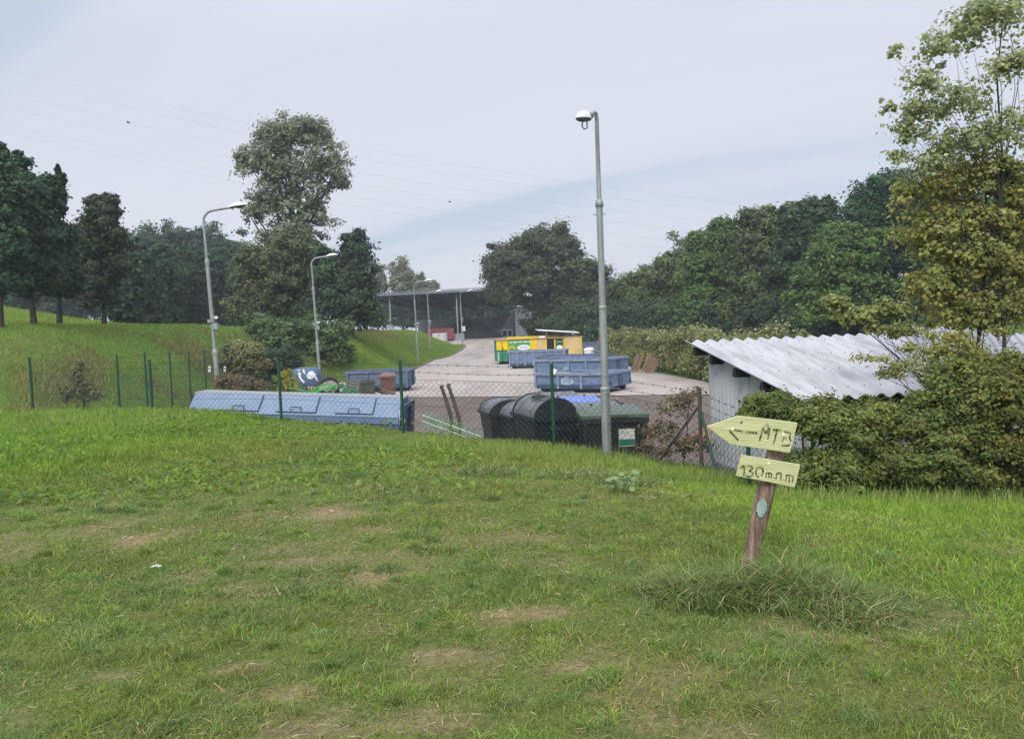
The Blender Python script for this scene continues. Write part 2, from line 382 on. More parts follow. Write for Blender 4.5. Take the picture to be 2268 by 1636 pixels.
def sheet(name, fn, na, nb, m, off):
    a, b = np.meshgrid(np.linspace(0, 1, na), np.linspace(0, 1, nb)); X, Y = fn(a, b); Z = land(X, Y)+off
    i = np.arange(X.size).reshape(X.shape); q = np.stack([i[:-1, :-1], i[:-1, 1:], i[1:, 1:], i[1:, :-1]], -1).reshape(-1, 4)
    return kind(link(name, mesh_arrays(name, np.stack([X, Y, Z], -1).reshape(-1, 3), q, mat_=m, smooth=True)), 'structure')
RX = [8.3, 8.3, 7.2, 7.2, 8.5, 14]; RY = [28, 35, 46, 62, 80, 118]
def conc(a, b):
    Y = 31.8 + (117-31.8)*b**1.3
    Y = Y - (a-.5)*7.0*(1-b)**6 + .25*(vnoise(a*40, b*0, 1.0, 4)-.5)*(1-b)**8
    X = edge_x(Y) + (np.interp(Y, RY, RX)-edge_x(Y))*a
    return X, Y
def ground_mat(name, c1, c2, c3, s1, s2, stain, bump=.3):
    m, nt, b = new_mat(name); L = nt.links.new; tc = node(nt, 'ShaderNodeTexCoord')
    def nz(s, st=(1, 1, 1), d=6):
        mp = node(nt, 'ShaderNodeMapping'); mp.inputs['Scale'].default_value = st; n = node(nt, 'ShaderNodeTexNoise'); n.inputs['Scale'].default_value = s; n.inputs['Detail'].default_value = d
        n.inputs['Roughness'].default_value = .65; L(tc.outputs['Object'], mp.inputs[0]); L(mp.outputs[0], n.inputs['Vector']); return n.outputs['Fac']
    def ramp(f, ca, cb_, p0, p1):
        r = node(nt, 'ShaderNodeValToRGB'); r.color_ramp.elements[0].position = p0; r.color_ramp.elements[1].position = p1
        r.color_ramp.elements[0].color = (*ca, 1); r.color_ramp.elements[1].color = (*cb_, 1); L(f, r.inputs[0]); return r.outputs[0]
    base = ramp(nz(s1), c2, c1, .3, .7)
    st = ramp(nz(s2, (1.6, .35, 1)), (1, 1, 1), stain, .5, .72)
    gr = ramp(nz(s1*60, d=3), (.78, .78, .78), (1.15, 1.15, 1.15), .3, .7)
    m1 = node(nt, 'ShaderNodeMix', data_type='RGBA', blend_type='MULTIPLY'); m1.inputs['Factor'].default_value = 1; L(base, m1.inputs[6]); L(st, m1.inputs[7])
    m2 = node(nt, 'ShaderNodeMix', data_type='RGBA', blend_type='MULTIPLY'); m2.inputs['Factor'].default_value = 1; L(m1.outputs[2], m2.inputs[6]); L(gr, m2.inputs[7])
    L(m2.outputs[2], b.inputs['Base Color']); b.inputs['Roughness'].default_value = .9; b.inputs['Specular IOR Level'].default_value = .2
    bp = node(nt, 'ShaderNodeBump'); bp.inputs['Strength'].default_value = bump; bp.inputs['Distance'].default_value = .02; L(nz(s1*40, d=5), bp.inputs['Height']); L(bp.outputs[0], b.inputs['Normal'])
    return m
sheet('concrete_yard', conc, 60, 260, ground_mat('yard_concrete', (.40, .352, .322), (.30, .265, .243), 0, .35, .3, (.62, .61, .6), .15), .05)
def dirt(a, b):
    X = -9.8 + 17.5*a; f = fence_y(X)+.9
    Y = f + (36.5 - (a-.5)*7 - f)*b
    return X, Y
sheet('gravel_yard', dirt, 110, 110, ground_mat('gravel', (.165, .125, .112), (.105, .08, .07), 0, .8, .5, (.72, .72, .7), .6), .025)
# kerb along the left side of the concrete
kb = MB(); prev = None
for Y in np.arange(47.5, 97, .7):
    p = Vector((float(edge_x(Y))+.06, Y, gz(float(edge_x(Y))+.1, Y)+.06))
    if prev is not None: kb.bar(prev, p, .16, .14)
    prev = p
k_ = kb.build('kerb', 'kerb'); kind(k_, 'structure')

# ================================================================== street lamps
def make_lamp(label, loc, H, yaw, lean, group, arm=.95, drop=0.0, camera=True, brd=False):
    t = thing('street_lamp', label, 'street lamp', loc, 0, group, lean)
    part('pole', 'galv', t, lambda b: (b.tube([(0, 0, -.3), (0, 0, H*.335)], .082, 14), b.tube([(0, 0, H*.335), (0, 0, H*.76)], .062, 14), b.tube([(0, 0, H*.76), (0, 0, H-.35)], [.045, .042], 12)))
    part('collar', 'galv', t, lambda b: b.lathe([(.083, H*.325), (.09, H*.33), (.09, H*.345), (.062, H*.352)], 14))
    part('collar', 'galv', t, lambda b: (b.lathe([(.064, H*.745), (.078, H*.75), (.078, H*.765), (.06, H*.778), (.043, H*.782)], 14)))
    part('bolt', 'galv', t, lambda b: b.tube([(-.13, 0, H*.73), (.13, 0, H*.73)], .008, 6))
    A = Matrix.Rotation(yaw, 3, 'Z'); r = .38
    pts = [Vector((r-r*math.cos(q), 0, H-.35+r*.92*math.sin(q))) for q in [math.pi/2*k/8 for k in range(9)]]
    end = Vector((arm, 0, H+.04)); pts.append(end)
    part('arm', 'galv', t, lambda b: b.tube([A @ p for p in pts], [.042]*len(pts), 10))
    hd = bpy.data.objects.new('lamp_head', None); 
    hb = MB(); n = 12; Ls = .62; prof = []
    for i in range(n+1):          # housing: half-egg lofted along the arm
        s = i/n; wdt = .15*math.sin(math.pi*min(1, .12+s*.88))**.6*(1 if s < 1 else .2); hgt = .13*math.sin(math.pi*min(1, .1+s*.9))**.7
        prof.append([(arm-.06+s*Ls, wdt*math.cos(math.pi*k/10), .0+hgt*math.sin(math.pi*k/10)+H+.03+s*.05) for k in range(11)])
    vs = [A @ Vector(p) for rw in prof for p in rw]
    fs = [(i*11+k, i*11+k+1, (i+1)*11+k+1, (i+1)*11+k) for i in range(n) for k in range(10)]
    hb.add(vs, fs, True)
    bpy.data.objects.remove(hd)
    head = hb.build('lamp_head', 'white', t)
    ub = MB(); lw = []
    for i in range(n+1):
        s = i/n; wdt = .152*math.sin(math.pi*min(1, .12+s*.88))**.6*(1 if s < 1 else .2); z = H+.03+s*.05
        dp = .07*math.sin(math.pi*min(1, max(.0, (s-.25)*1.33)))
        lw.append([(arm-.06+s*Ls, wdt*q, z-.012-(1-q*q)*dp) for q in (-1, -.6, -.2, .2, .6, 1)])
    ub.add([A @ Vector(p) for rw in lw for p in rw], [(i*6+k, (i+1)*6+k, (i+1)*6+k+1, i*6+k+1) for i in range(n) for k in range(5)], True)
    ub.build('underside', 'galv_dark', head)
    if camera:
        part('security_camera', 'lens', t, lambda b: (b.box((.16, -.1, H*.5), (.1, .24, .09), Matrix.Rotation(.5, 3, 'Z')), b.bar((0, 0, H*.5+.02), (.16, 0, H*.5+.04), .04, .03)))
        part('junction_box', 'galv', t, lambda b: (b.box((.12, -.04, H*.5-.28), (.16, .12, .2)), b.box((0, 0, H*.5-.12), (.2, .2, .05)), b.box((-.1, 0, H*.5-.1), (.07, .12, .12))))
    if brd:
        bd = part('notice_board', 'galv', t, lambda b: b.box((.22, -.09, 2.0), (.42, .03, .62)))
        part('notice', 'lens', bd, lambda b: (b.box((.22, -.108, 2.0), (.36, .004, .54)),))
        part('print', 'print', bd, lambda b: [b.box((.22, -.112, 2.16-.11*k), (.26-.05*(k % 2), .003, .035)) for k in range(4)])
    return t
LG = 'street lamps along the yard drive'
p = at(1345, 1012, 15.1); near_base = Vector((p.x, p.y, gz(p.x, p.y)))
# the closest lamp: its arm comes forward, so the head is seen from the front
t = thing('street_lamp', 'tall galvanised street lamp nearest the camera, standing in the grass beside the green lidded bin', 'street lamp', near_base, 0, LG, (R(.3), R(.15)))
topz = at(1322, 247, 15.1).z - near_base.z; H = topz
part('pole', 'galv', t, lambda b: (b.tube([(0, 0, -.3), (0, 0, H*.21)], .088, 16), b.tube([(0, 0, H*.21), (0, 0, H*.445)], .069, 16), b.tube([(0, 0, H*.445), (0, 0, H*.74)], .059, 16), b.tube([(0, 0, H*.74), (0, 0, H-.35), (0, -.02, H-.16)], [.043, .038, .036], 12)))
for z0, r0, r1 in ((.21, .094, .069), (.445, .074, .059)):
    part('collar', 'galv', t, lambda b: b.lathe([(r0-.008, H*z0-.06), (r0, H*z0-.05), (r0, H*z0), (r1-.002, H*z0+.02)], 16))
part('collar', 'galv', t, lambda b: (b.lathe([(.06, H*.74-.07), (.076, H*.74-.06), (.078, H*.74), (.065, H*.74+.05), (.04, H*.74+.085)], 16)))
part('bolt', 'galv', t, lambda b: b.tube([(-.12, 0, H*.74-.2), (.12, 0, H*.74-.2)], .009, 6))
arm_dir = Vector((-.5, -.86, 0)).normalized(); up = Vector((0, 0, 1)); sidev = arm_dir.cross(up)
pts = [Vector((0, -.02, H-.16)), Vector((0, -.03, H-.06))+arm_dir*.03, Vector((0, 0, H-.03))+arm_dir*.1, Vector((0, 0, H-.1))+arm_dir*.25, Vector((0, 0, H-.2))+arm_dir*.45]
part('arm', 'galv', t, lambda b: b.tube(pts, [.036]*5, 10))
def egg(s0, Ls, w0, h0, z0, tilt, under):
    rows = []; n = 14
    for i in range(n+1):
        s = i/n; q = math.sin(math.pi*min(1, .1+.9*s))**.55*(1 if s < 1 else .15)
        base = arm_dir*(s0+s*Ls)+up*(H+z0+tilt*s)
        if not under: rows.append([base+sidev*(w0*q*math.cos(math.pi*k/12))+up*(h0*q*math.sin(math.pi*k/12)) for k in range(13)])
        else: rows.append([base+sidev*(w0*1.04*q*math.cos(math.pi*k/12))-up*(.01+h0*.35*q*math.sin(math.pi*k/12)) for k in range(13)])
    b = MB(); b.add([p for r in rows for p in r], [(i*13+k, i*13+k+1, (i+1)*13+k+1, (i+1)*13+k) if not under else (i*13+k, (i+1)*13+k, (i+1)*13+k+1, i*13+k+1) for i in range(n) for k in range(12)], True); return b
hd = egg(.36, .46, .108, .135, -.21, -.06, False).build('lamp_head', 'white', t)
egg(.36, .46, .108, .135, -.212, -.06, True).build('underside', 'galv_dark', hd)
part('mounting_clamp', 'galv_dark', hd, lambda b: (b.tube([Vector((0, 0, H-.12))+arm_dir*.24, Vector((0, 0, H-.22))+arm_dir*.5], .055, 10), b.tube([Vector((0, 0, H-.27))+arm_dir*.5+sidev*q[0]+up*q[1] for q in [(.05, .0), (.07, -.08), (.03, -.14), (-.03, -.13), (-.03, -.02)]], .012, 6)))
def lamp_at(x, ybase, ytop, D, label, lean, **kw):
    P = at(x, ybase, D); z = gz(P.x, P.y); H = at(x, ytop, D).z - z
    return make_lamp(label, (P.x, P.y, z-.05), H, R(kw.pop('yaw', -8)), lean, LG, **kw)
lamp_at(485, 850, 462, 27, 'leaning street lamp behind the closed blue container, beside three white plates', (0, R(-1.7)), arm=1.0)
lamp_at(709, 842, 568, 44, 'street lamp rising behind the blue bell shaped recycling bank', (0, R(-1.2)), arm=.95)
lamp_at(926, 805, 622, 67, 'street lamp at the foot of the green mound above the kerb, lowest on the slope', (0, R(-.6)), arm=1.0)
lamp_at(954, 792, 645, 83, 'street lamp halfway along the green mound in front of the dark canopy', (0, R(-.6)), arm=1.0)
lamp_at(1025, 768, 644, 96, 'farthest street lamp at the tip of the mound with a notice board on its pole', (0, R(-.5)), arm=1.0, brd=True)

# ================================================================== chain link fences
def strands(b, p0, p1, z0a, z1a, z0b, z1b, pitch, r):
    # diagonal wires of one bay, from ground line z0 to top line z1
    d = Vector((p1[0]-p0[0], p1[1]-p0[1], 0)); Ln = d.length; d.normalize(); H = max(z1a-z0a, z1b-z0b)
    nrm = Vector((-d.y, d.x, 0))
    def pt(s, h):
        f = s/Ln; zb = z0a+(z0b-z0a)*f; zt = z1a+(z1b-z1a)*f
        return Vector((p0[0], p0[1], 0))+d*s+Vector((0, 0, zb+(zt-zb)*h/H))
    for sg in (1, -1):
        s = -H if sg > 0 else 0
        while s < (Ln if sg > 0 else Ln+H):
            a, c = (s, 0), (s+sg*H, H)
            if sg > 0:
                lo = max(0, -s); hi = min(H, Ln-s); 
            else:
                lo = max(0, s-Ln); hi = min(H, s)
            if hi-lo > .05:
                A, B = pt(s+sg*lo, lo), pt(s+sg*hi, hi)
                o1, o2 = nrm*r*sg, Vector((0, 0, r))
                vs = [A+o1*1.2, A-o1*.6+o2, A-o1*.6-o2, B+o1*1.2, B-o1*.6+o2, B-o1*.6-o2]
                b.add(vs, [(0, 1, 4, 3), (1, 2, 5, 4), (2, 0, 3, 5)])
            s += pitch
def barbed(b, A, B, sag, r, step=.22):
    n = 14; pts = [A.lerp(B, i/n)-Vector((0, 0, sag*4*(i/n)*(1-i/n))) for i in range(n+1)]
    b.tube(pts, r, 5, False)
    Ln = (B-A).length; k = int(Ln/step)
    for i in range(1, k):
        f = i/k; p = A.lerp(B, f)-Vector((0, 0, sag*4*f*(1-f)))
        b.bar(p-Vector((.01, 0, .022)), p+Vector((.01, 0, .022)), .007, .007); b.bar(p-Vector((.022, .01, -.008)), p+Vector((.022, .01, -.008)), .007, .007)
def fence(name, label, posts, pitch, r, mesh_drop, wires, pr, wire_r=.0045):
    P0 = at(posts[0][0], 800, posts[0][2]); org = Vector((P0.x, P0.y, gz(P0.x, P0.y)))
    f = thing(name, label, 'fence', org)
    L = []
    for (x, yt, D, m) in posts:
        T = at(x, yt, D); zg = gz(T.x, T.y); L.append((T.x, T.y, zg, T.z))
        b = MB(); b.tube([Vector((T.x, T.y, zg-.15))-org, Vector((T.x, T.y, T.z))-org], pr, 10); b.build('post', m, f)
    for a, c in zip(L, L[1:]):
        mb = MB(); strands(mb, (a[0]-org.x, a[1]-org.y), (c[0]-org.x, c[1]-org.y), a[2]+.03-org.z, a[3]-mesh_drop-org.z, c[2]+.03-org.z, c[3]-mesh_drop-org.z, pitch, r)
        A = Vector((a[0], a[1], a[3]-mesh_drop))-org; B = Vector((c[0], c[1], c[3]-mesh_drop))-org
        mb.tube([A, B], r*1.3, 5, False); mid = Vector((0, 0, -.55)); mb.tube([A+mid, B+mid], r*1.1, 5, False)
        mb.build('wire_mesh', 'mesh_green', f)
        for wd in wires:
            q = MB(); barbed(q, Vector((a[0], a[1], a[3]-wd))-org, Vector((c[0], c[1], c[3]-wd))-org, .03+.03*rnd.random(), wire_r); q.build('barbed_wire', 'wire', f)
    return f, org, L
ff, forg, FP = fence('chain_link_fence', 'green chain link fence with barbed wire along the top of the grass slope', [
    (65, 790, 21.6, 'green_post'), (331, 795, 19.7, 'green_post'), (616, 790, 18.5, 'green_post'), (886, 797, 17.3, 'green_post'), (1221, 803, 15.8, 'green_post'),
    (1549, 858, 13.8, 'rust_post'), (1655, 900, 12.3, 'green_post'), (1800, 940, 11.0, 'green_post')], .132, .0031, .40, (.06, .22), .034, .0036)
T = Vector(FP[5][:2]+(FP[5][3],)); q = Vector((FP[4][0], FP[4][1], 0)); d_ = (q-Vector((T.x, T.y, 0))).normalized()
s1 = MB(); ft = Vector((T.x, T.y, 0))+d_*1.0; ft.z = gz(ft.x, ft.y)-.1; s1.tube([T-Vector((0, 0, .28))-forg, ft-forg], .024, 8); s1.build('strut', 'rust_post', ff)
q = Vector((FP[6][0], FP[6][1], 0)); d_ = (q-Vector((T.x, T.y, 0))).normalized(); ft = Vector((T.x, T.y, 0))+d_*.62; ft.z = gz(ft.x, ft.y)-.1
s1 = MB(); s1.tube([T-Vector((0, 0, .33))-forg, ft-forg], .024, 8); s1.build('strut', 'green_post', ff)
f2, f2o, F2 = fence('chain_link_fence', 'older thin fence running back along the foot of the left bank, with three white plates', [
    (258, 784, 22.6, 'green_post'), (320, 779, 24.6, 'green_post'), (375, 778, 27, 'green_post'), (417, 776, 30, 'green_post'), (452, 774, 33, 'green_post'), (503, 769, 38, 'green_post')],
    .15, .0021, .35, (.05,), .03, .004)
for x in (464, 477, 498):
    P = at(x, 816, 33.5 if x < 490 else 36.5)-f2o; b = MB(); b.box(P, (.1, .012, .24), Matrix.Rotation(R(4), 3, 'Y')); pl = b.build('sign_plate', 'white', f2)
    b = MB(); b.box(P+Vector((0, -.008, .02)), (.05, .003, .09)); b.build('print', 'print', pl)

# ================================================================== closed blue container with sloping lids
A0 = at(406, 911, 20.3); B0 = at(879, 924, 20.1)
dx = Vector((B0.x-A0.x, B0.y-A0.y, 0)); CL = dx.length; rz = math.atan2(dx.y, dx.x); zb = -1.27
t = thing('lidded_container', 'long closed blue waste container with sloping hinged lids behind the fence', 'waste container', (A0.x, A0.y, A0.z-1.03), rz, None, (0, math.atan2(A0.z-B0.z, CL)))
EZ, TZ, W_ = 1.03, 1.46, 1.8
prof = [(0, .2), (0, EZ), (.5, TZ), (W_-.5, TZ+.01), (W_, EZ), (W_, .2)]
def hexa(b):
    n = len(prof); vs = [(x, p[0], p[1]) for x in (0, CL) for p in prof]
    fs = [(i, i+n, (i+1) % n+n, (i+1) % n) for i in range(n) if i not in (1, 2, 3)]
    b.add(vs, fs+[tuple(range(n)), tuple(range(2*n-1, n-1, -1))])
part('body', 'blue_grey', t, hexa)
part('roof', 'lid_top', t, lambda b: b.add([(-.02, .52, TZ+.022), (CL+.02, .52, TZ+.022), (CL+.02, W_-.52, TZ+.03), (-.02, W_-.52, TZ+.03), (-.02, .52, TZ-.02), (CL+.02, .52, TZ-.02), (CL+.02, W_-.52, TZ-.01), (-.02, W_-.52, TZ-.01)], [(0, 1, 2, 3), (7, 6, 5, 4), (0, 4, 5, 1), (2, 6, 7, 3), (1, 5, 6, 2), (3, 7, 4, 0)]))
sl = Vector((0, .5, TZ-EZ)); sn = Vector((0, -(TZ-EZ), .5)).normalized(); su = sl.normalized(); SLn = sl.length
def slab(b, x0, x1, s0, s1, h0, h1, skew=0):
    P = lambda x, s, h: Vector((x+skew*s, 0, EZ))+su*s+sn*h
    v = [P(x0, s0, h1), P(x1, s0, h1), P(x1, s1, h1), P(x0, s1, h1), P(x0, s0, h0), P(x1, s0, h0), P(x1, s1, h0), P(x0, s1, h0)]
    b.add(v, [(0, 1, 2, 3), (7, 6, 5, 4), (0, 4, 5, 1), (1, 5, 6, 2), (2, 6, 7, 3), (3, 7, 4, 0)])
part('sloping_panel', 'lid_blue', t, lambda b: (slab(b, 0.03, CL-.02, 0, SLn, -.01, .006, 0), slab(b, 0.03, CL-.02, -.02, .05, .006, .02)))
part('back_panel', 'lid_blue', t, lambda b: b.add([(0, W_-.5, TZ+.014), (CL, W_-.5, TZ+.014), (CL, W_+.004, EZ+.004), (0, W_+.004, EZ+.004)], [(0, 1, 2, 3)]))
for f0, f1 in ((.155, .335), (.425, .605), (.70, .873)):
    ld = part('lid', 'lid_blue', t, lambda b: slab(b, CL*f0, CL*f1, .075, SLn-.03, .01, .035))
    part('lid_edge', 'blue_dark', ld, lambda b: (slab(b, CL*f0, CL*f1+.02, .052, .07, .005, .05), slab(b, CL*f1+.004, CL*f1+.022, .07, SLn-.03, .007, .042)))
    m_ = CL*(f0+f1)/2
    P = lambda x, s, h: Vector((x, 0, EZ))+su*s+sn*h
    part('handle', 'rubber', ld, lambda b: b.tube([P(m_-.13, .1, .03), P(m_-.13, .1, .08), P(m_-.13, .19, .085), P(m_+.13, .19, .085), P(m_+.13, .1, .08), P(m_+.13, .1, .03)], .011, 6))
part('underframe', 'rust', t, lambda b: (b.box((CL/2, .5, .1), (CL-.4, .12, .2)), b.box((CL/2, W_-.5, .1), (CL-.4, .12, .2))))
part('front_rail', 'blue', t, lambda b: (b.box((CL/2, -.03, EZ-.09), (CL, .055, .14)), b.box((CL/2, -.025, .26), (CL, .05, .12))))
for k in range(9): part('rib', 'blue_grey', t, lambda b: b.box((.2+k*(CL-.4)/8, -.03, .62), (.09, .055, .6)))
he = part('end_frame', 'blue_dark', t, lambda b: (b.box((CL+.06, .3, .75), (.11, .5, 1.1)), b.box((CL+.06, W_-.3, .75), (.11, .5, 1.1)), b.box((CL+.06, W_/2, 1.28), (.11, W_-.2, .1))))
part('bracket', 'white', he, lambda b: b.tube([(CL+.01, .03, 1.2), (CL+.01, -.02, .8), (CL+.13, -.02, .8), (CL+.13, .03, .98), (CL+.01, .02, 1.0)], .014, 6))

# ================================================================== open skips
def make_skip(label, loc, rz, Ln, W, H, ribs, m='blue', emblem=False, group='open blue skips in the yard', fill=None):
    t = thing('open_skip', label, 'skip', loc, rz, group)
    z0 = .2
    def body(b):
        for (c, s) in (((Ln/2, .03, (z0+H)/2), (Ln, .06, H-z0)), ((Ln/2, W-.03, (z0+H)/2), (Ln, .06, H-z0)), ((.03, W/2, (z0+H)/2), (.06, W-.12, H-z0)), ((Ln-.03, W/2, (z0+H)/2), (.06, W-.12, H-z0)), ((Ln/2, W/2, z0+.03), (Ln-.12, W-.12, .06))): b.box(c, s)
    part('body', m, t, body)
    part('rim', 'blue_rib' if m == 'blue' else m, t, lambda b: (b.box((Ln/2, -.025, H-.03), (Ln+.1, .1, .1)), b.box((Ln/2, W+.025, H-.03), (Ln+.1, .1, .1)), b.box((-.025, W/2, H-.03), (.1, W-.06, .1)), b.box((Ln+.025, W/2, H-.03), (.1, W-.06, .1))))
    for k in range(ribs+1):
        x = .06+k*(Ln-.12)/ribs
        part('rib', 'blue_rib' if m == 'blue' else m, t, lambda b: b.box((x, -.035, (z0+H)/2-.06), (.085, .07, H-z0-.04)))
    part('sill', 'blue_dark', t, lambda b: (b.box((Ln/2, -.012, z0+.04), (Ln, .03, .16)), b.box((Ln/2, .3, z0-.07), (Ln*.92, .14, .14)), b.box((Ln/2, W-.3, z0-.07), (Ln*.92, .14, .14))))
    for k in range(2):
        dr = part('door', m, t, lambda b: (b.box((Ln+.02, W*(.26+.48*k), (z0+H)/2-.04), (.045, W*.46, H-z0-.1)),))
        part('door_bar', 'blue_dark', dr, lambda b: (b.tube([(Ln+.06, W*(.44+.12*k), z0), (Ln+.06, W*(.44+.12*k), H)], .02, 6), b.box((Ln+.05, W*(.08+.84*k), H*.5), (.05, .1, .14))))
    for x in (.35, Ln-.25):
        for y in (.25, W-.25): part('roller', 'rust', t, lambda b: b.tube([(x, y-.09, .115), (x, y+.09, .115)], .112, 14))
    part('hook_bar', 'blue_dark', t, lambda b: b.tube([(-.04, W*.4, z0+.1), (-.16, W*.4, z0+.25), (-.16, W*.4, H-.12), (-.16, W*.6, H-.12), (-.16, W*.6, z0+.25), (-.04, W*.6, z0+.1)], .025, 6))
    if emblem:
        cx, cz = Ln*.5-.12*Ln/3, (z0+H)/2-.03
        def em(b):
            n = 28; vs = []
            for k in range(n):
                q = 2*math.pi*k/n
                for s in (1, .84): vs.append((cx+.26*s*math.cos(q), -.008, cz+.13*s*math.sin(q)))
            b.add(vs, [(2*k, 2*((k+1) % n), 2*((k+1) % n)+1, 2*k+1) for k in range(n)])
            for i, (dx, dz, w_) in enumerate(((-.13, .04, .05), (-.05, .055, .06), (.03, .05, .05), (.11, .035, .05), (-.1, -.01, .07), (0, -.01, .07), (.09, -.015, .06), (-.03, -.065, .12))): b.box((cx+dx, -.006, cz+dz), (w_, .004, .022))
            b.box((cx, -.006, cz-.2), (.2, .004, .03)); b.box((cx, -.006, cz+.17), (.2, .004, .02))
        part('emblem', 'igloo_white', t, em)
    return t
def gp(x, D): 
    P = at(x, 800, D); return P.x, P.y
sx, sy = gp(1183, 32.7)
th = R(-33)
def yl(v, th=th): return v
make_skip('low light blue skip nearest the lamp post, beige rubble showing over its rim', (sx, sy, gz(sx, sy)+.05), th, 3.22, 2.15, .76, 3, 'blue', True)
b = MB(); n_ = 16
hv = []
for j in range(9):
    for i in range(n_+1):
        x = .1+i*(3.02)/n_; y = .1+j*1.95/8; ed = min(1, min(i, n_-i)/3, min(j, 8-j)/2)
        hv.append((x, y, .55+.16*ed+.1*ed*math.sin(x*2.1+y)*.6+rnd.uniform(-.025, .025)))
b.add(hv, [(j*(n_+1)+i, j*(n_+1)+i+1, (j+1)*(n_+1)+i+1, (j+1)*(n_+1)+i) for j in range(8) for i in range(n_)], True)
o = b.build('rubble_heap', 'rubble'); o.location = (sx, sy, gz(sx, sy)+.05); o.rotation_euler = (0, 0, th); tag(o, 'heap of beige rubble filling the low light blue skip', 'rubble')
bx_ = MB(); bx_.box((0, 0, .09), (.14, .03, .2), Matrix.Rotation(.5, 3, 'Y')); o = bx_.build('foam_block', 'white'); P = at(1228, 824, 32); o.location = P-Vector((0, 0, .05)); tag(o, 'small white block sticking up at the rim of the low light blue skip', 'block')
wd = Vector((-math.sin(th), math.cos(th), 0)); ld_ = Vector((math.cos(th), math.sin(th), 0))
q = Vector((*gp(1183, 35.9), 0))
make_skip('taller blue skip with a white emblem, directly behind the low rubble skip', (q.x, q.y, gz(q.x, q.y)+.05), th, 3.5, 2.2, 1.18, 4, 'blue', True)
q = Vector((*gp(1187, 39.2), 0))
make_skip('blue skip with rusty brown rim, third back in the row behind the lamp post', (q.x, q.y, gz(q.x, q.y)+.05), th, 3.2, 1.8, 1.22, 4, 'blue_grey')
q = gp(1127, 53)
make_skip('deep ribbed blue skip standing against the yellow and green kiosk', (q[0], q[1], gz(*q)+.05), R(-9), 3.7, 2.0, 1.12, 7, 'blue')
q = gp(765, 36.5)
make_skip('shabby grey blue skip behind the brown wheelie bin at the foot of the mound', (q[0], q[1], gz(*q)+.05), R(-2), 2.8, 1.8, .95, 3, 'blue_grey')
q = gp(1284, 68)
make_skip('blue grey skip half hidden beyond the right end of the yellow kiosk', (q[0], q[1], gz(*q)+.05), R(-10), 2.4, 2.0, 1.2, 3, 'blue_grey')

# ================================================================== yellow and green kiosk container
q0 = Vector((*gp(1101, 60), 0)); q1 = Vector((*gp(1290, 60.6), 0)); d_ = q1-q0; KL = d_.length; rz = math.atan2(d_.y, d_.x)
KH = 1.78; zk = gz(q0.x, q0.y)+.05
t = thing('collection_kiosk', 'yellow and green collection kiosk with a sunflower poster and open dark doorway', 'kiosk', (q0.x, q0.y, zk), rz)
z0 = .22
part('body', 'kiosk_green', t, lambda b: (b.box((KL/2, 1.15, (z0+KH)/2), (KL, 2.2, KH-z0)),))
def pan(b, f0, f1, v0, v1, y=-.0, th=.05): b.box((KL*(f0+f1)/2, y+.05-th/2, z0+(KH-z0)*(v0+v1)/2), (KL*(f1-f0), th, (KH-z0)*(v1-v0)))
for q_ in ((0, .125, .54, .99), (.39, .468, .5, .97)): part('upper_panel', 'yellow', t, lambda b: pan(b, *q_))
for q_ in ((.57, .588, .0, .97), (.675, .69, .3, .95), (.783, .80, .1, 1.0), (.126, .138, .33, .98)): part('door_frame', 'yellow', t, lambda b: pan(b, *q_))
part('poster', 'poster', t, lambda b: pan(b, .14, .386, .5, .97))
pe = children(t)[-1]
def petals(b):
    cx, cz = KL*.178, z0+(KH-z0)*.56
    for k in range(13):
        a = math.pi*(k/12); b.prism([(cx+.09*math.cos(a-.25), cz+.09*math.sin(a-.25)), (cx+.36*math.cos(a), cz+.36*math.sin(a)), (cx+.09*math.cos(a+.25), cz+.09*math.sin(a+.25))], .01, (0, -.012-.002*(k % 2), 0))
part('sunflower_petals', 'lemon', pe, petals)
part('sunflower_centre', 'seed', pe, lambda b: b.prism([(KL*.178+.12*math.cos(q), z0+(KH-z0)*.56+.1*math.sin(q)) for q in [math.pi*k/8 for k in range(9)]], .012, (0, -.022, 0)))
def oval(b, f, v, rx, rz_, y): b.prism(ell(24, rx, rz_, KL*f, z0+(KH-z0)*v), .012, (0, y, 0))
part('oval_badge', 'white', pe, lambda b: oval(b, .316, .62, .48, .2, -.014))
part('lettering', 'white', pe, lambda b: [b.box((KL*.16+k*.125, -.004, z0+(KH-z0)*.89), (.085, .012, .07+.05*((k*7) % 3 == 0))) for k in range(13)])
part('badge_lettering', 'print', pe, lambda b: [b.box((KL*.316-.26+k*.13, -.03, z0+(KH-z0)*.62), (.09, .006, .07)) for k in range(5)])
part('sliding_panel', 'cream', t, lambda b: pan(b, .469, .569, .0, .97))
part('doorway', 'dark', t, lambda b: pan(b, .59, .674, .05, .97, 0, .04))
gd = part('notice_panel', 'deep_green', t, lambda b: pan(b, .692, .782, .08, .93))
part('oval_badge', 'white', gd, lambda b: oval(b, .737, .55, .24, .17, -.012))
part('lettering', 'white', gd, lambda b: [b.box((KL*.737-.2+k*.1, -.004, z0+(KH-z0)*.82), (.07, .012, .03)) for k in range(5)])
part('door', 'cream', t, lambda b: pan(b, .802, .893, .1, 1.02, -.03, .07))
part('door', 'cream', t, lambda b: pan(b, .897, .985, .1, 1.02, -.03, .07))
part('corner_trim', 'yellow', t, lambda b: (pan(b, .986, 1.0, .05, 1.05, -.03, .08), pan(b, .892, .898, .1, 1.02, -.035, .07)))
part('roof', 'tarpaper', t, lambda b: b.box((KL/2, 1.15, KH+.03), (KL+.15, 2.45, .06)))
part('roof_beam', 'yellow', t, lambda b: (b.box((KL*.45, 1.5, KH+.13), (KL*.62, .1, .14)), b.box((KL*.45, .02, KH+.0), (KL*.9, .12, .05))))
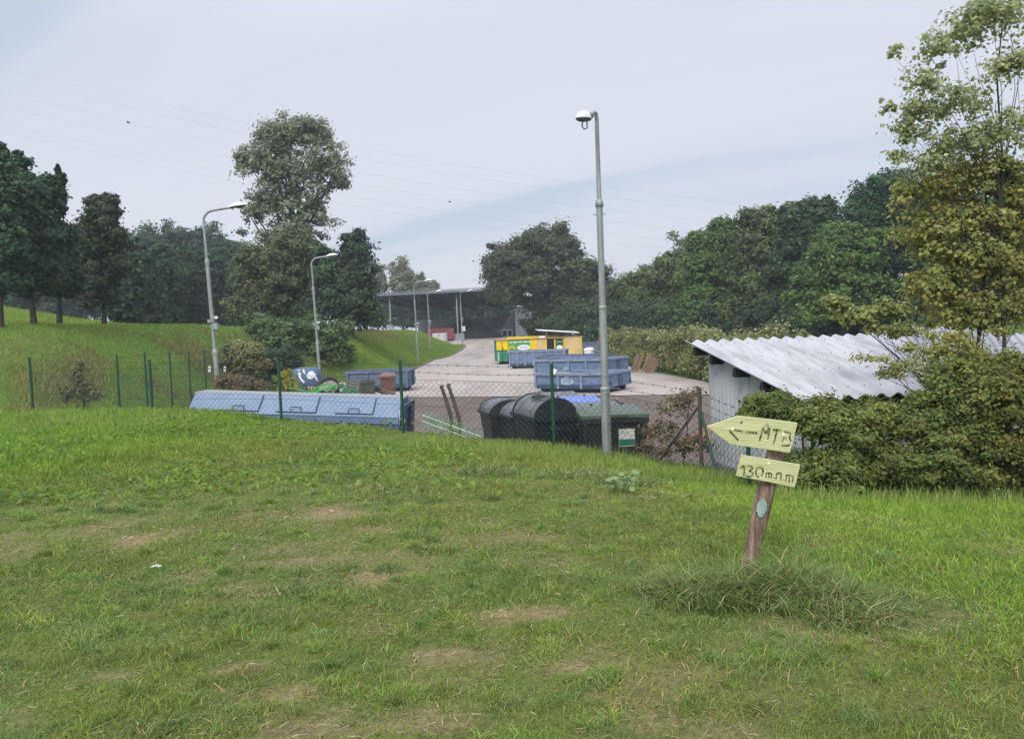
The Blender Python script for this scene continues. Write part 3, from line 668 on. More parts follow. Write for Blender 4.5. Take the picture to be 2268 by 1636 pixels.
aw = part('awning', 'white', t, lambda b: b.add([(KL*.5, .5, KH+.66), (KL*.99, .5, KH+.36), (KL*.99, 2.1, KH+.42), (KL*.5, 2.1, KH+.72), (KL*.5, .5, KH+.6), (KL*.99, .5, KH+.3), (KL*.99, 2.1, KH+.36), (KL*.5, 2.1, KH+.66)], [(0, 1, 2, 3), (7, 6, 5, 4), (0, 4, 5, 1), (1, 5, 6, 2), (2, 6, 7, 3), (3, 7, 4, 0)]))
part('awning_leg', 'galv_dark', aw, lambda b: (b.bar((KL*.6, .6, KH), (KL*.6, .6, KH+.56), .06, .06), b.bar((KL*.94, .6, KH), (KL*.94, .6, KH+.36), .06, .06), b.bar((KL*.6, 2, KH), (KL*.6, 2, KH+.56), .06, .06)))
part('roof_vent', 'white', t, lambda b: b.box((KL*.545, .5, KH+.13), (.45, .4, .13)))
part('hazard_strip', 'white', t, lambda b: [b.box((.12, .005, z0+.12+.13*k), (.1, .02, .07), Matrix.Rotation(.7, 3, 'Y')) for k in range(5)])
part('latch', 'rubber', t, lambda b: (b.box((KL*.064, -.01, z0+(KH-z0)*.74), (.03, .03, (KH-z0)*.48)), b.box((KL*.068, -.02, z0+(KH-z0)*.62), (.12, .03, .08)), b.box((KL*.064, -.005, z0+(KH-z0)*.27), (.02, .02, (KH-z0)*.5))))
part('skid', 'rust', t, lambda b: (b.box((KL/2, .4, .11), (KL*.9, .16, .22)), b.box((KL/2, 1.9, .11), (KL*.9, .16, .22))))
q = gp(1306, 58); o = part('plastic_tank', 'white', None, lambda b: b.lathe([(0.0, .02), (.36, .0), (.38, .3), (.36, .62), (.4, .66), (.4, .72), (.2, .8), (0, .82)], 18)); o.location = (q[0], q[1], gz(*q)+1.0-.95); o.scale = (1, 1, 1.3); tag(o, 'white round plastic tank between the skips and the ivy hedge', 'tank')
# ================================================================== large wheeled bins
def castors(t, Lx, Wy):
    for x in (-Lx*.4, Lx*.4):
        for y in (-Wy*.38, Wy*.38): part('castor', 'rubber', t, lambda b: (b.tube([(x, y-.025, .09), (x, y+.025, .09)], .09, 12), b.box((x, y, .16), (.06, .1, .06))))
def shell(b, Lx, Wy, z0, z1, tp, th=.03):
    # open tapered tub with wall thickness
    o0 = [(-Lx/2*tp, -Wy/2*tp, z0), (Lx/2*tp, -Wy/2*tp, z0), (Lx/2*tp, Wy/2*tp, z0), (-Lx/2*tp, Wy/2*tp, z0)]
    o1 = [(-Lx/2, -Wy/2, z1), (Lx/2, -Wy/2, z1), (Lx/2, Wy/2, z1), (-Lx/2, Wy/2, z1)]
    i1 = [(x*(1-2*th/Lx), y*(1-2*th/Wy), z1) for x, y, z in o1]; i0 = [(x*.94, y*.94, z0+th) for x, y, z in o0]
    b.add(o0+o1+i1+i0, [(3, 2, 1, 0)]+[(i, (i+1) % 4, (i+1) % 4+4, i+4) for i in range(4)]+[(i+4, (i+1) % 4+4, (i+1) % 4+8, i+8) for i in range(4)]+[(i+8, (i+1) % 4+8, (i+1) % 4+12, i+12) for i in range(4)]+[(12, 13, 14, 15)])
BG = 'large wheeled waste bins gathered inside the fence'
def dome_bin(label, x, D, rz, lidm, bodym, hatch=False, s=1.0, Lx=1.22, lean=(0, 0), rise=.3, zt=.94):
    q = gp(x, D); t = thing('dome_lid_bin', label, 'waste bin', (q[0], q[1], gz(*q)), rz, BG, lean)
    Wy = 1.0; Rr = .49; rot = None
    part('body', bodym, t, lambda b: shell(b, Lx, Wy, .17, zt, .82))
    part('rim', bodym, t, lambda b: (b.box((0, -Wy/2-.02, zt), (Lx+.08, .05, .07)), b.box((0, Wy/2+.02, zt), (Lx+.08, .05, .07))))
    def dome(b):
        n = 18; vs = []
        for xx in (-Lx/2+.03, Lx/2-.03):
            for k in range(n+1):
                a = math.pi*k/n; vs.append((xx, -Rr*math.cos(a), zt+rise*math.sin(a)))
        b.add(vs, [(k+1, k, n+1+k, n+2+k) for k in range(n)], True)
    lid = part('lid', lidm, t, dome)
    for xx in (-.3, .3): part('lid_ridge', lidm, lid, lambda b: b.tube([(xx, -(Rr+.004)*math.cos(a), zt+(rise+.004)*math.sin(a)) for a in [math.pi*k/16 for k in range(17)]], .014, 6, False))
    for sx in (-1, 1):
        part('side_plate', 'black_bin', t, lambda b: b.prism([(-Rr-.02, zt-.06)]+[(-(Rr+.02)*math.cos(a), zt+(rise+.02)*math.sin(a)) for a in [math.pi*k/18 for k in range(19)]]+[(Rr+.02, zt-.06)], .035, (sx*(Lx/2+.005)+.017, 0, 0), (0, 1, 0), (0, 0, 1)))
        part('side_rib', bodym, t, lambda b: (b.bar((sx*(Lx/2+.03), 0, zt+.02), (sx*(Lx/2+.03), .3, zt+rise*.66), .03, .03), b.bar((sx*(Lx/2+.03), 0, zt+.02), (sx*(Lx/2+.03), -.3, zt+rise*.66), .03, .03), b.tube([(sx*(Lx/2-.02), 0, zt+.01), (sx*(Lx/2+.07), 0, zt+.01)], .05, 10), b.tube([(sx*(Lx/2+.0), -.15, zt-.2), (sx*(Lx/2+.1), -.15, zt-.2), (sx*(Lx/2+.1), .15, zt-.2), (sx*(Lx/2), .15, zt-.2)], .018, 6)))
    if hatch:
        def hole(b, rx=.34, n=22, off=.006):
            vs = [];
            for k in range(n):
                q = 2*math.pi*k/n; xx = .1+rx*math.cos(q); a = math.pi*.42+.42*math.sin(q); vs.append((xx, -(Rr+off)*math.cos(a), zt+(rise+off)*math.sin(a)))
            return vs
        vs = hole(None); m_ = []
        for k in range(9):
            pass
        def hb(b):
            rows = 6; n = 22; V = []
            for r in range(rows+1):
                for k in range(n):
                    q = 2*math.pi*k/n; f = r/rows; xx = .1+.34*f*math.cos(q); a = math.pi*.42+.42*f*math.sin(q); V.append((xx, -(Rr+.006)*math.cos(a), zt+(rise+.006)*math.sin(a)))
            b.add(V, [(r*n+k, r*n+(k+1) % n, (r+1)*n+(k+1) % n, (r+1)*n+k) for r in range(rows) for k in range(n)], True)
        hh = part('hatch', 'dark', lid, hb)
        part('hatch_rim', 'galv_dark', lid, lambda b: b.tube(hole(None, .36, 24, .012)+hole(None, .36, 24, .012)[:1], .016, 6))
    castors(t, Lx, Wy); return t
dome_bin('leftmost dark dome lidded bin, beside the two leaning stakes', 1113, 19.6, R(-75), 'grey_bin', 'black_bin', Lx=1.1)
dome_bin('dark dome lidded bin squeezed between the leftmost bin and the open hatch bin', 1162, 18.5, R(-73), 'grey_bin', 'black_bin', Lx=1.1)
dome_bin('big black bin tipped a little with an open oval hatch in its dome lid', 1196, 17.3, R(-67), 'grey_bin', 'black_bin', True, Lx=1.12, lean=(R(-3), R(2)), rise=.42, zt=.82)
dome_bin('grey dome lidded bin standing directly behind the green lidded bin', 1303, 17.9, R(12), 'grey_bin', 'darkgrey_bin', Lx=1.2)
def flat_bin(label, x, D, rz, lidm, bodym, sticker=False, openlid=False, Lx=1.24, dz=0.0):
    q = gp(x, D); t = thing('flat_lid_bin', label, 'waste bin', (q[0], q[1], gz(*q)+dz), rz, BG)
    Wy = .98; zt = 1.02
    part('body', bodym, t, lambda b: shell(b, Lx, Wy, .17, zt, .84))
    part('rim', bodym, t, lambda b: (b.box((0, -Wy/2-.025, zt-.03), (Lx+.1, .06, .09)), b.box((0, Wy/2+.025, zt-.03), (Lx+.1, .06, .09)), b.box((-Lx/2-.025, 0, zt-.03), (.06, Wy-.01, .09)), b.box((Lx/2+.025, 0, zt-.03), (.06, Wy-.01, .09))))
    for sx in (-1, 1): part('corner_post', bodym, t, lambda b: b.bar((sx*Lx*.5*.9, -Wy/2*.93-.02, .3), (sx*Lx*.5*.99, -Wy/2*1.0-.02, zt-.06), .07, .05))
    for sx in (-1, 1): part('lifting_pin', bodym, t, lambda b: (b.tube([(sx*Lx/2, 0, zt-.14), (sx*(Lx/2+.1), 0, zt-.14)], .03, 8), b.box((sx*(Lx/2+.03), 0, zt-.17), (.05, .3, .16))))
    if not openlid:
        def lidf(b):
            b.add([(-Lx/2-.05, -Wy/2-.06, zt+.02), (Lx/2+.05, -Wy/2-.06, zt+.02), (Lx/2+.05, Wy/2+.04, zt+.02), (-Lx/2-.05, Wy/2+.04, zt+.02),
                   (-Lx/2-.05, -Wy/2-.06, zt+.09), (Lx/2+.05, -Wy/2-.06, zt+.09), (Lx/2+.05, Wy/2+.04, zt+.12), (-Lx/2-.05, Wy/2+.04, zt+.12),
                   (-Lx/2+.08, -Wy/2+.08, zt+.15), (Lx/2-.08, -Wy/2+.08, zt+.15), (Lx/2-.08, Wy/2-.06, zt+.21), (-Lx/2+.08, Wy/2-.06, zt+.21)],
                  [(3, 2, 1, 0)]+[(i, (i+1) % 4, (i+1) % 4+4, i+4) for i in range(4)]+[(i+4, (i+1) % 4+4, (i+1) % 4+8, i+8) for i in range(4)]+[(8, 9, 10, 11)])
        lid = part('lid', lidm, t, lidf)
        part('lid_grip', lidm, lid, lambda b: (b.box((0, -Wy/2-.075, zt+.075), (.5, .05, .05)), b.box((-.38, -Wy/2-.065, zt+.05), (.2, .03, .04)), b.box((.38, -Wy/2-.065, zt+.05), (.2, .03, .04))))
        part('lid_stud', bodym, lid, lambda b: [b.box((xx, Wy/2-.1, zt+.225), (.05, .03, .03)) for xx in (-.35, .3)])
    else:
        lid = part('lid', lidm, t, lambda b: (b.box((0, Wy/2+.08, zt+.2), (Lx+.1, .05, .4), Matrix.Rotation(R(-25), 3, 'X')),))
    if sticker:
        q5 = Matrix.Rotation(R(5.3), 3, 'X')
        st = part('sticker', 'paper', t, lambda b: b.box((.23, -.463, .64), (.32, .006, .36), q5))
        part('sticker_band', 'kiosk_green', st, lambda b: b.box((.23, -.4585, .545), (.31, .006, .13), q5))
        part('scribble', 'print', st, lambda b: [b.bar((.12+.045*k, -.478+.006*(k > 2), .74-.06*(k > 2)+.02*(k % 2)), (.16+.045*k, -.478+.006*(k > 2), .75-.06*(k > 2)-.02*(k % 2)), .012, .006) for k in range(6)])
    castors(t, Lx, Wy); return t
flat_bin('nearest bin, black with pale green lid and a white and green sticker', 1349, 16.5, R(2), 'green_lid', 'black_bin', True, dz=-.06)
flat_bin('bin with a bright blue lid between grey lidded bins', 1272, 19.3, R(8), 'blue_lid', 'black_bin')
flat_bin('dusty dark grey lidded bin at the back, left of the blue lid', 1226, 20.6, R(4), 'grey_bin', 'darkgrey_bin', dz=.02)

# ================================================================== blue bell shaped recycling bank
q = gp(676, 30.5); zt = gz(*q); topz = at(676, 812, 30.5).z - zt
t = thing('recycling_bell', 'blue domed recycling bank with white painted shapes and red lettering panel', 'recycling bank', (q[0], q[1], zt), R(6))
Hh = topz; r_ = .60
def sq(b, prof, n=32, e=3.2):
    vs = []
    for r, z in prof:
        for k in range(n):
            a = 2*math.pi*k/n; c, s = math.cos(a), math.sin(a); f = (abs(c)**e+abs(s)**e)**(-1/e); vs.append((r*f*c, r*f*s*.85, z))
    b.add(vs, [(i*n+k, i*n+(k+1) % n, (i+1)*n+(k+1) % n, (i+1)*n+k) for i in range(len(prof)-1) for k in range(n)], True)
part('body', 'igloo_side', t, lambda b: sq(b, [(r_*.86, 0), (r_*.92, .1), (r_*.98, Hh*.5), (r_, Hh*.58)]))
part('dome', 'navy', t, lambda b: sq(b, [(r_*1.03, Hh*.57), (r_*1.04, Hh*.62), (r_*.98, Hh*.78), (r_*.86, Hh*.92), (r_*.6, Hh*.985), (r_*.1, Hh), (.001, Hh)]))
dm = children(t)[-1]
part('lifting_eye', 'rubber', t, lambda b: b.tube([(0, 0, Hh-.02), (-.04, 0, Hh+.06), (0, 0, Hh+.12), (.04, 0, Hh+.06), (0, 0, Hh-.02)], .018, 6))
def curved(poly, b, off=.02):
    vs = []
    for x, z in poly:
        rr = np.interp(z*Hh, [Hh*.57, Hh*.62, Hh*.78, Hh*.92, Hh*.985], [r_*1.03, r_*1.04, r_*.98, r_*.86, r_*.6]); xx = x*r_
        f = max(.0, 1-abs(xx/rr)**3.2)**(1/3.2); vs.append((xx, -rr*.85*f-off, z*Hh))
    n = len(vs); b.add(vs, [(i, i+1, n-2-i, n-1-i) for i in range(n//2-1)])
part('painted_shape', 'igloo_white', dm, lambda b: (curved([(-.42, .95), (-.33, .86), (-.32, .78), (-.2, .70), (-.05, .63), (.05, .66), (-.05, .70), (-.17, .76), (-.2, .86), (-.25, .955)], b),
    curved([(-.08, .97), (-.05, .90), (.08, .84), (.1, .87), (.02, .92), (.02, .965)], b, .03), curved([(.12, .80), (.3, .72), (.45, .72), (.6, .76), (.78, .66), (.82, .66), (.68, .84), (.5, .92), (.3, .90), (.22, .84)], b, .025)))
rp = part('text_panel', 'maroon', t, lambda b: b.box((.28, -r_*.85-.0, Hh*.50), (.42, .05, .15)))
fc = bpy.data.curves.new('letters', 'FONT'); fc.body = 'TEX'; fc.size = .19; fc.extrude = .004; fo = bpy.data.objects.new('letters', fc); col.objects.link(fo)
dg = bpy.context.evaluated_depsgraph_get(); me = bpy.data.meshes.new_from_object(fo.evaluated_get(dg)); bpy.data.objects.remove(fo); me.materials.clear(); me.materials.append(M['igloo_white'])
lo = link('lettering', me, rp); lo.rotation_euler = (R(90), 0, 0); lo.location = (.1, -r_*.85-.033, Hh*.50-.065)

# ================================================================== discarded plastics and bins beside the bell
def base_at(x, D, up=0.0):
    q = gp(x, D); return Vector((q[0], q[1], gz(*q)+.03+up))
def wheelie(label, x, D, rz, m, lidm, tall=1.06, lid=True, lean=(0, 0)):
    t = thing('wheelie_bin', label, 'wheelie bin', base_at(x, D), rz, None, lean)
    part('body', m, t, lambda b: shell(b, .5, .56, .06, tall-.08, .82, .02))
    part('rim', m, t, lambda b: (b.box((0, -.28, tall-.1), (.56, .05, .06)), b.box((-.26, 0, tall-.1), (.04, .52, .06)), b.box((.26, 0, tall-.1), (.04, .52, .06))))
    for s in (-1, 1): part('wheel', 'rubber', t, lambda b: b.tube([(s*.2, .24, .1), (s*.26, .24, .1)], .1, 14))
    if lid: part('lid', lidm, t, lambda b: b.add([(-.3, -.33, tall-.06), (.3, -.33, tall-.06), (.3, .32, tall-.04), (-.3, .32, tall-.04), (-.29, -.31, tall-.01), (.29, -.31, tall-.01), (.28, .3, tall+.02), (-.28, .3, tall+.02), (-.2, -.16, tall+.05), (.2, -.16, tall+.05), (.18, .2, tall+.07), (-.18, .2, tall+.07)],
        [(3, 2, 1, 0)]+[(i, (i+1) % 4, (i+1) % 4+4, i+4) for i in range(4)]+[(i+4, (i+1) % 4+4, (i+1) % 4+8, i+8) for i in range(4)]+[(8, 9, 10, 11)]))
    part('handle_bar', m, t, lambda b: b.tube([(-.22, .33, tall-.06), (.22, .33, tall-.06)], .018, 8))
    return t
wheelie('reddish brown wheelie bin in front of the shabby grey blue skip', 857, 29, R(5), 'brown_bin', 'brown_bin', 1.16)
wheelie('olive green wheelie bin without its lid among the discarded plastic', 812, 27.8, R(8), 'olive_bin', 'olive_bin', 1.12, False)
def crate(name, label, cat, loc, rot, size, m, bars=(7, 4)):
    t = thing(name, label, cat, loc); t.rotation_euler = rot; X, Y, Z = size
    part('floor', m, t, lambda b: b.box((0, 0, .015), (X, Y, .03)))
    def wall(b, along, c, Ln):
        for k in range(bars[1]): z = .05+(Z-.07)*k/(bars[1]-1); b.box((c[0], c[1], z), (Ln if along == 'x' else .02, .02 if along == 'x' else Ln, .035))
        for k in range(bars[0]+1):
            s = -Ln/2+Ln*k/bars[0]; p = (c[0]+(s if along == 'x' else 0), c[1]+(0 if along == 'x' else s), Z/2+.02); b.box(p, (.032, .028, Z-.03) if along == 'x' else (.028, .032, Z-.03))
    for al, c, Ln in (('x', (0, -Y/2, 0), X), ('x', (0, Y/2, 0), X), ('y', (-X/2, 0, 0), Y), ('y', (X/2, 0, 0), Y)): part('side', m, t, lambda b: wall(b, al, c, Ln))
    return t
P = base_at(752, 29.5)
crate('plastic_crate', 'dark teal plastic crate upright at the bottom of the heap, under the pale green crate', 'crate', P, (0, 0, .2), (.6, .42, .5), 'teal')
crate('plastic_crate', 'pale green slotted crate lying tilted on its side on top of the junk', 'crate', P+Vector((-.02, -.04, .62)), (R(62), R(-12), R(8)), (.42, .3, .3), 'pale_green', (6, 5))
crate('plastic_crate', 'sea green open crate tilted beside the olive wheelie bin', 'crate', base_at(770, 28, .58), (R(20), R(18), R(25)), (.42, .34, .28), 'sea_green', (3, 3))
crate('plastic_crate', 'dull green crate that carries the sea green crate', 'crate', base_at(770, 28), (0, 0, .1), (.6, .5, .56), 'olive_bin')
t = thing('plastic_tub', 'round black tub on its side with its open mouth towards the bell', 'tub', base_at(732, 28, .62), 0, None, (R(52), R(-20)))
part('wall', 'black_bin', t, lambda b: b.lathe([(.29, 0), (.42, .42), (.45, .43), (.45, .46), (.4, .45), (.27, .03), (0, .03)], 24))
part('contents', 'grey_stuff', t, lambda b: b.lathe([(.37, .34), (.2, .37), (0, .35)], 16))
t = thing('plastic_barrel', 'blue teal barrel lying low in the discarded plastic', 'barrel', base_at(708, 27.8, .62), 0, None, (R(90), 0)); 
part('drum', 'teal', t, lambda b: b.lathe([(0, -.3), (.2, -.3), (.22, -.28), (.23, -.1), (.22, 0), (.23, .1), (.22, .28), (.2, .3), (0, .3)], 18))
part('stripe', 'igloo_white', t, lambda b: b.lathe([(.235, -.2), (.235, -.13)], 18))
t = thing('storage_trunk', 'grey boxes stacked low under the tub and the barrel', 'box', base_at(718, 28), R(5)); part('box', 'grey_bin', t, lambda b: b.box((0, 0, .3), (1.3, .8, .6))); part('lid', 'darkgrey_bin', t, lambda b: b.box((0, 0, .625), (1.36, .86, .045)))
t = thing('garden_chair', 'bright green plastic chair frame overturned in front of the bell', 'chair', base_at(688, 27.2), R(10))
part('back', 'bright_green', t, lambda b: (b.bar((-.75, 0, 1.0), (-.1, -.1, .84), .04, .03), b.bar((-.1, -.1, .84), (.35, 0, 1.04), .05, .05), b.bar((.35, 0, 1.04), (.85, 0, .98), .05, .05)))
part('seat', 'bright_green', t, lambda b: b.box((.35, .05, .88), (.75, .5, .05), Matrix.Rotation(R(-14), 3, 'Y')))
for p_ in ((-.0, -.2), (.7, -.2), (0, .3), (.7, .3)): part('leg', 'bright_green', t, lambda b: b.bar((p_[0], p_[1], 0), (p_[0]*.9+.05, p_[1]*.8, .9), .05, .05))
part('armrest', 'bright_green', t, lambda b: b.bar((.3, -.25, .72), (1.0, -.3, .62), .06, .04))
def laths(label, x, D, n, ln, up, ang, zr, sp=.055):
    t = thing('lath_bundle', label, 'laths', base_at(x, D, up), zr)
    for k in range(n):
        part('lath', 'grey_stuff' if k % 2 else 'plank', t, lambda b: b.box((0, -.01*(k % 3), k*sp), (ln*(.9+.1*(k % 3)), .1, .035), Matrix.Rotation(ang+.02*(k % 4), 3, 'Y')))
    return t
laths('pale striped laths stacked between the sea green crate and the olive bin', 784, 28.6, 9, .75, .55, R(12), R(10))
laths('grey laths leaning low between the olive bin and the brown bin', 836, 28.2, 5, 1.3, .62, R(22), R(-6), .04)
t = thing('storage_trunk', 'dull box hidden behind the olive bin, under the striped laths', 'box', base_at(790, 28.9), 0); part('box', 'darkgrey_bin', t, lambda b: b.box((0, 0, .26), (.9, .6, .52))); part('lid', 'grey_bin', t, lambda b: b.box((0, 0, .535), (.96, .66, .03)))

# lying wire panel and two stakes behind the fence
Pa, Pb = at(945, 912, 18.6), at(1068, 957, 17.6); 
t = thing('wire_panel', 'pale green wire fence panel lying askew on the slope beside the bins', 'wire panel', Pa)
v1 = Pb-Pa; v2 = Vector((-.1, -.30, -.36))*.9
for k in range(2): part('rail', 'pale_green', t, lambda b: b.tube([v2*(.25+.35*k)-v1*.06, v2*(.25+.35*k)+v1], .012, 6))
for k in range(30):
    o1 = v1*(k/29); part('rod', 'sea_green', t, lambda b: b.tube([o1-v2*.15+v1*.015*((k % 3)-1), o1+v2*1.05], .005, 5))
for i, (xa, ya, xb, yb, lab) in enumerate(((999, 922, 977, 852, 'left one of two weathered leaning stakes beyond the lying wire panel'), (1018, 930, 992, 849, 'right one of two weathered leaning stakes beyond the lying wire panel'))):
    a = at(xa, ya, 18.9); b_ = at(xb, yb, 19.0+.1*i); g = Vector((a.x, a.y, gz(a.x, a.y)-.05)); t = thing('stake', lab, 'stake', g, 0, 'leaning stakes by the fence')
    part('shaft', 'rust_post', t, lambda b: b.tube([(0, 0, 0), a-g, (a-g).lerp(b_-g, .5)+Vector((.01, 0, 0)), b_-g], [.042, .04, .046, .038], 7))
    part('knot', 'rust_post', t, lambda b: [b.box((a-g).lerp(b_-g, f), (.11, .05, .05), Matrix.Rotation(.6*k, 3, 'Y')) for k, f in enumerate((.1, .35, .6, .8, .95))])

# ================================================================== corrugated shed on the right
A = Vector((3.22, 15.1, 1.28)); B = Vector((3.87, 11.05, .53)); rr = Vector((.988, .153, -.004)); sl_ = B-A; up_n = rr.cross(sl_).normalized()
if up_n.z < 0: up_n = -up_n
ZG = -1.0
sh = thing('corrugated_shed', 'low grey shed with a white corrugated roof sloping towards the camera', 'shed', (3.9, 13, ZG))
so_ = sh.location.copy()
def corr(b, O, u, v, nrm, Lu, nv, period, amp, thick=.012, per=10):
    nu = int(Lu/period*per); vs = []
    for off in (0, -thick):
        for j in range(nv+1):
            for i in range(nu+1):
                s = i*Lu/nu; hgt = amp*math.cos(2*math.pi*s/period); hgt = amp*(hgt/amp if True else 0)
                vs.append(O+u*s+v*(j/nv)+nrm*(hgt+off)-so_)
    n = nu+1; k = n*(nv+1)
    fs = [(j*n+i, j*n+i+1, (j+1)*n+i+1, (j+1)*n+i) for j in range(nv) for i in range(nu)]
    fs += [(k+j*n+i, k+(j+1)*n+i, k+(j+1)*n+i+1, k+j*n+i+1) for j in range(nv) for i in range(nu)]
    fs2 = [(i, k+i, k+i+1, i+1) for i in range(nu)]+[(nv*n+i, nv*n+i+1, k+nv*n+i+1, k+nv*n+i) for i in range(nu)]
    fs2 += [(j*n, (j+1)*n, k+(j+1)*n, k+j*n) for j in range(nv)]+[(j*n+nu, k+j*n+nu, k+(j+1)*n+nu, (j+1)*n+nu) for j in range(nv)]
    b.add(vs, fs, True); b.add(vs, fs2)
part('roof', 'shedroof', sh, lambda b: corr(b, A, rr, sl_, up_n, 4.85, 6, .252, .034))
part('screw', 'timber', sh, lambda b: [b.box(A+rr*(.126+.252*k+.126)+sl_*f+up_n*.038-so_, (.014, .014, .01)) for k in range(18) for f in (.12, .38, .64, .9)])
for s in (.09, .27, .5, .73, .94):
    part('purlin', 'timber', sh, lambda b: b.bar(A+sl_*s-up_n*.11+rr*.04-so_, A+sl_*s-up_n*.11+rr*4.75-so_, .11, .13, up_n))
wl = Vector((-.155, 1, 0)).normalized()
WF = Vector((3.57, 14.5, 0)); WN = Vector((4.12, 11.55, 0))
def roofz(P):   # height of the roof underside over a plan point
    return A.z - (up_n.x*(P.x-A.x)+up_n.y*(P.y-A.y))/up_n.z
def wall_sheet(b, P0, P1, period=.15, amp=.018, zb=ZG+.12, drop=.06):
    d = P1-P0; Ln = d.length; d.normalize(); nrm = Vector((d.y, -d.x, 0)); n = int(Ln/period*8); vs = []
    for i in range(n+1):
        s = Ln*i/n; p = P0+d*s; o = nrm*amp*math.cos(2*math.pi*s/period); zt = roofz(p)-drop
        vs += [Vector((p.x+o.x, p.y+o.y, zb))-so_, Vector((p.x+o.x, p.y+o.y, zt))-so_]
    b.add(vs, [(2*i, 2*i+2, 2*i+3, 2*i+1) for i in range(n)], True)
WE = WN+rr*4.1; WE2 = WF+rr*4.1
part('side_wall', 'shedwall', sh, lambda b: wall_sheet(b, WF, WN))
part('back_wall', 'shedwall', sh, lambda b: wall_sheet(b, WE2, WF))
part('front_wall', 'shedwall', sh, lambda b: wall_sheet(b, WN, WE))
part('end_wall', 'shedwall', sh, lambda b: wall_sheet(b, WE, WE2))
part('corner_strip', 'shedwall', sh, lambda b: b.box(Vector((WF.x, WF.y, (ZG+roofz(WF))/2-.03))-so_, (.09, .09, roofz(WF)-ZG-.1)))
def plinth(b):
    n = 15; d = (WN-WF)
    for k in range(n):
        for j in range(2):
            c = WF+d*((k+.5+(.4 if j else 0))/n); b.box(Vector((c.x-.02-.01*rnd.random(), c.y, ZG-.02+.115*j))-so_, (.09, d.length/n*.93, .105), Matrix.Rotation(math.atan2(-d.x, d.y)+math.pi, 3, 'Z'))
part('plinth', 'brickbase', sh, plinth)
# second, slightly higher shed behind it
A2 = at(2018, 719, 15.6); B2 = at(2330, 742, 12.6); u2 = (B2-A2); L2 = u2.length; u2.normalize(); v2_ = Vector((-.55, -1.5, -.42)); n2 = u2.cross(v2_).normalized()
if n2.z < 0: n2 = -n2
so_ = Vector((A2.x+1.5, A2.y, ZG))
s2 = thing('corrugated_shed', 'second corrugated roof showing behind the first one through the yellowing leaves', 'shed', so_)
part('roof', 'shedroof', s2, lambda b: corr(b, A2, u2, v2_, n2, L2, 4, .2, .024))
def w2(b):
    pts = [A2+u2*.2+v2_*.1, A2+u2*(L2-.2)+v2_*.1, A2+u2*(L2-.2)+v2_*.9, A2+u2*.2+v2_*.9]; pts = [p-Vector((0, 0, .06)) for p in pts]
    vs = [p-so_ for p in pts]+[Vector((p.x, p.y, ZG-.3))-so_ for p in pts]; b.add(vs, [(i, (i+1) % 4, (i+1) % 4+4, i+4) for i in range(4)])
part('wall', 'shedwall', s2, w2)

# ================================================================== leaning wooden signpost
D0 = 5.15
axis = ROT @ Vector((0, 0, 1)); nb = (Matrix.Rotation(R(-9), 3, 'Z') @ axis); nb.normalize()
O1 = at(1700, 960, D0-.09); O2 = at(1700, 1040, D0-.085)
gpz = ground_at(1659, 1266); base = Vector((gpz.x, gpz.y, gz(gpz.x, gpz.y)-.12))
sg = thing('wooden_signpost', 'leaning log signpost with a pale arrow board and a smaller board below', 'signpost', base)
C7 = lambda x, y: ((2350+x/2.272)*.6405, (1380+y/2.272)*.6405)
cl = [(545, 1390, 52), (560, 1250, 54), (592, 1080, 57), (628, 920, 58), (660, 780, 60), (692, 650, 61), (722, 540, 60), (748, 430, 56), (770, 330, 54)]
def logf(b):
    pts = []; rad = []
    for x, y, r in cl:
        X, Y = C7(x, y); p = at(X, Y, D0+.02); pts.append(p-base); rad.append(1.13*r/2.272*.6405/F*D0*(1+.03*math.sin(y*.05)))
    pts.insert(0, Vector((pts[0].x-.03, pts[0].y, -.1))); rad.insert(0, rad[0])
    n = 18; b.tube(pts, rad, n)
    for i, v in enumerate(b.v[:n*len(pts)]):
        k = i % n; j = i//n; c = pts[j]; f = 1+.07*math.sin(k*2.1+.3*j)+.05*math.sin(k*5.3+j*1.1); b.v[i] = tuple(c+(Vector(v)-c)*f)
part('post', 'postwood', sg, logf)
po = children(sg)[-1]
def markf(b):
    vs = []; X0, Y0 = 646, 848; V = []
    for i in range(9):
        t_ = -1+2*i/8; w_ = 40*(1-abs(t_)**1.9)+3+rnd.uniform(-7, 7)
        for s in (-1, -.5, 0, .5, 1):
            X, Y = C7(X0-t_*-8*0+s*w_-12*t_*0+8*(-t_), Y0+t_*74); off = -.004-.061*math.sqrt(max(0, 1-((s*w_)/75)**2)); V.append(at(X, Y, D0+.015+off)-base)
    b.add(V, [(i*5+k, (i+1)*5+k, (i+1)*5+k+1, i*5+k+1) for i in range(8) for k in range(4)], True)
part('paint_mark', 'mark', po, markf)
def board(name, corners, O, thick):
    pts = [on_plane(*C7(x, y), O, nb) for x, y in corners]; bk = [p-nb*thick for p in pts]; n = len(pts)
    b = MB(); b.add([p-base for p in pts]+[p-base for p in bk], [tuple(range(n-1, -1, -1)), tuple(range(n, 2*n))]+[(i, (i+1) % n, (i+1) % n+n, i+n) for i in range(n)])
    o = b.build(name, 'signwood', sg); bv = o.modifiers.new('bevel', 'BEVEL'); bv.width = .004; bv.segments = 2; bv.limit_method = 'ANGLE'; return o
b1 = board('arrow_board', [(215, 210), (340, 168), (462, 127), (700, 152), (928, 182), (900, 300), (868, 420), (640, 385), (400, 352), (300, 278)], O1, .032)
b2 = board('distance_board', [(485, 433), (720, 472), (950, 511), (930, 600), (905, 691), (670, 642), (443, 598)], O2, .03)
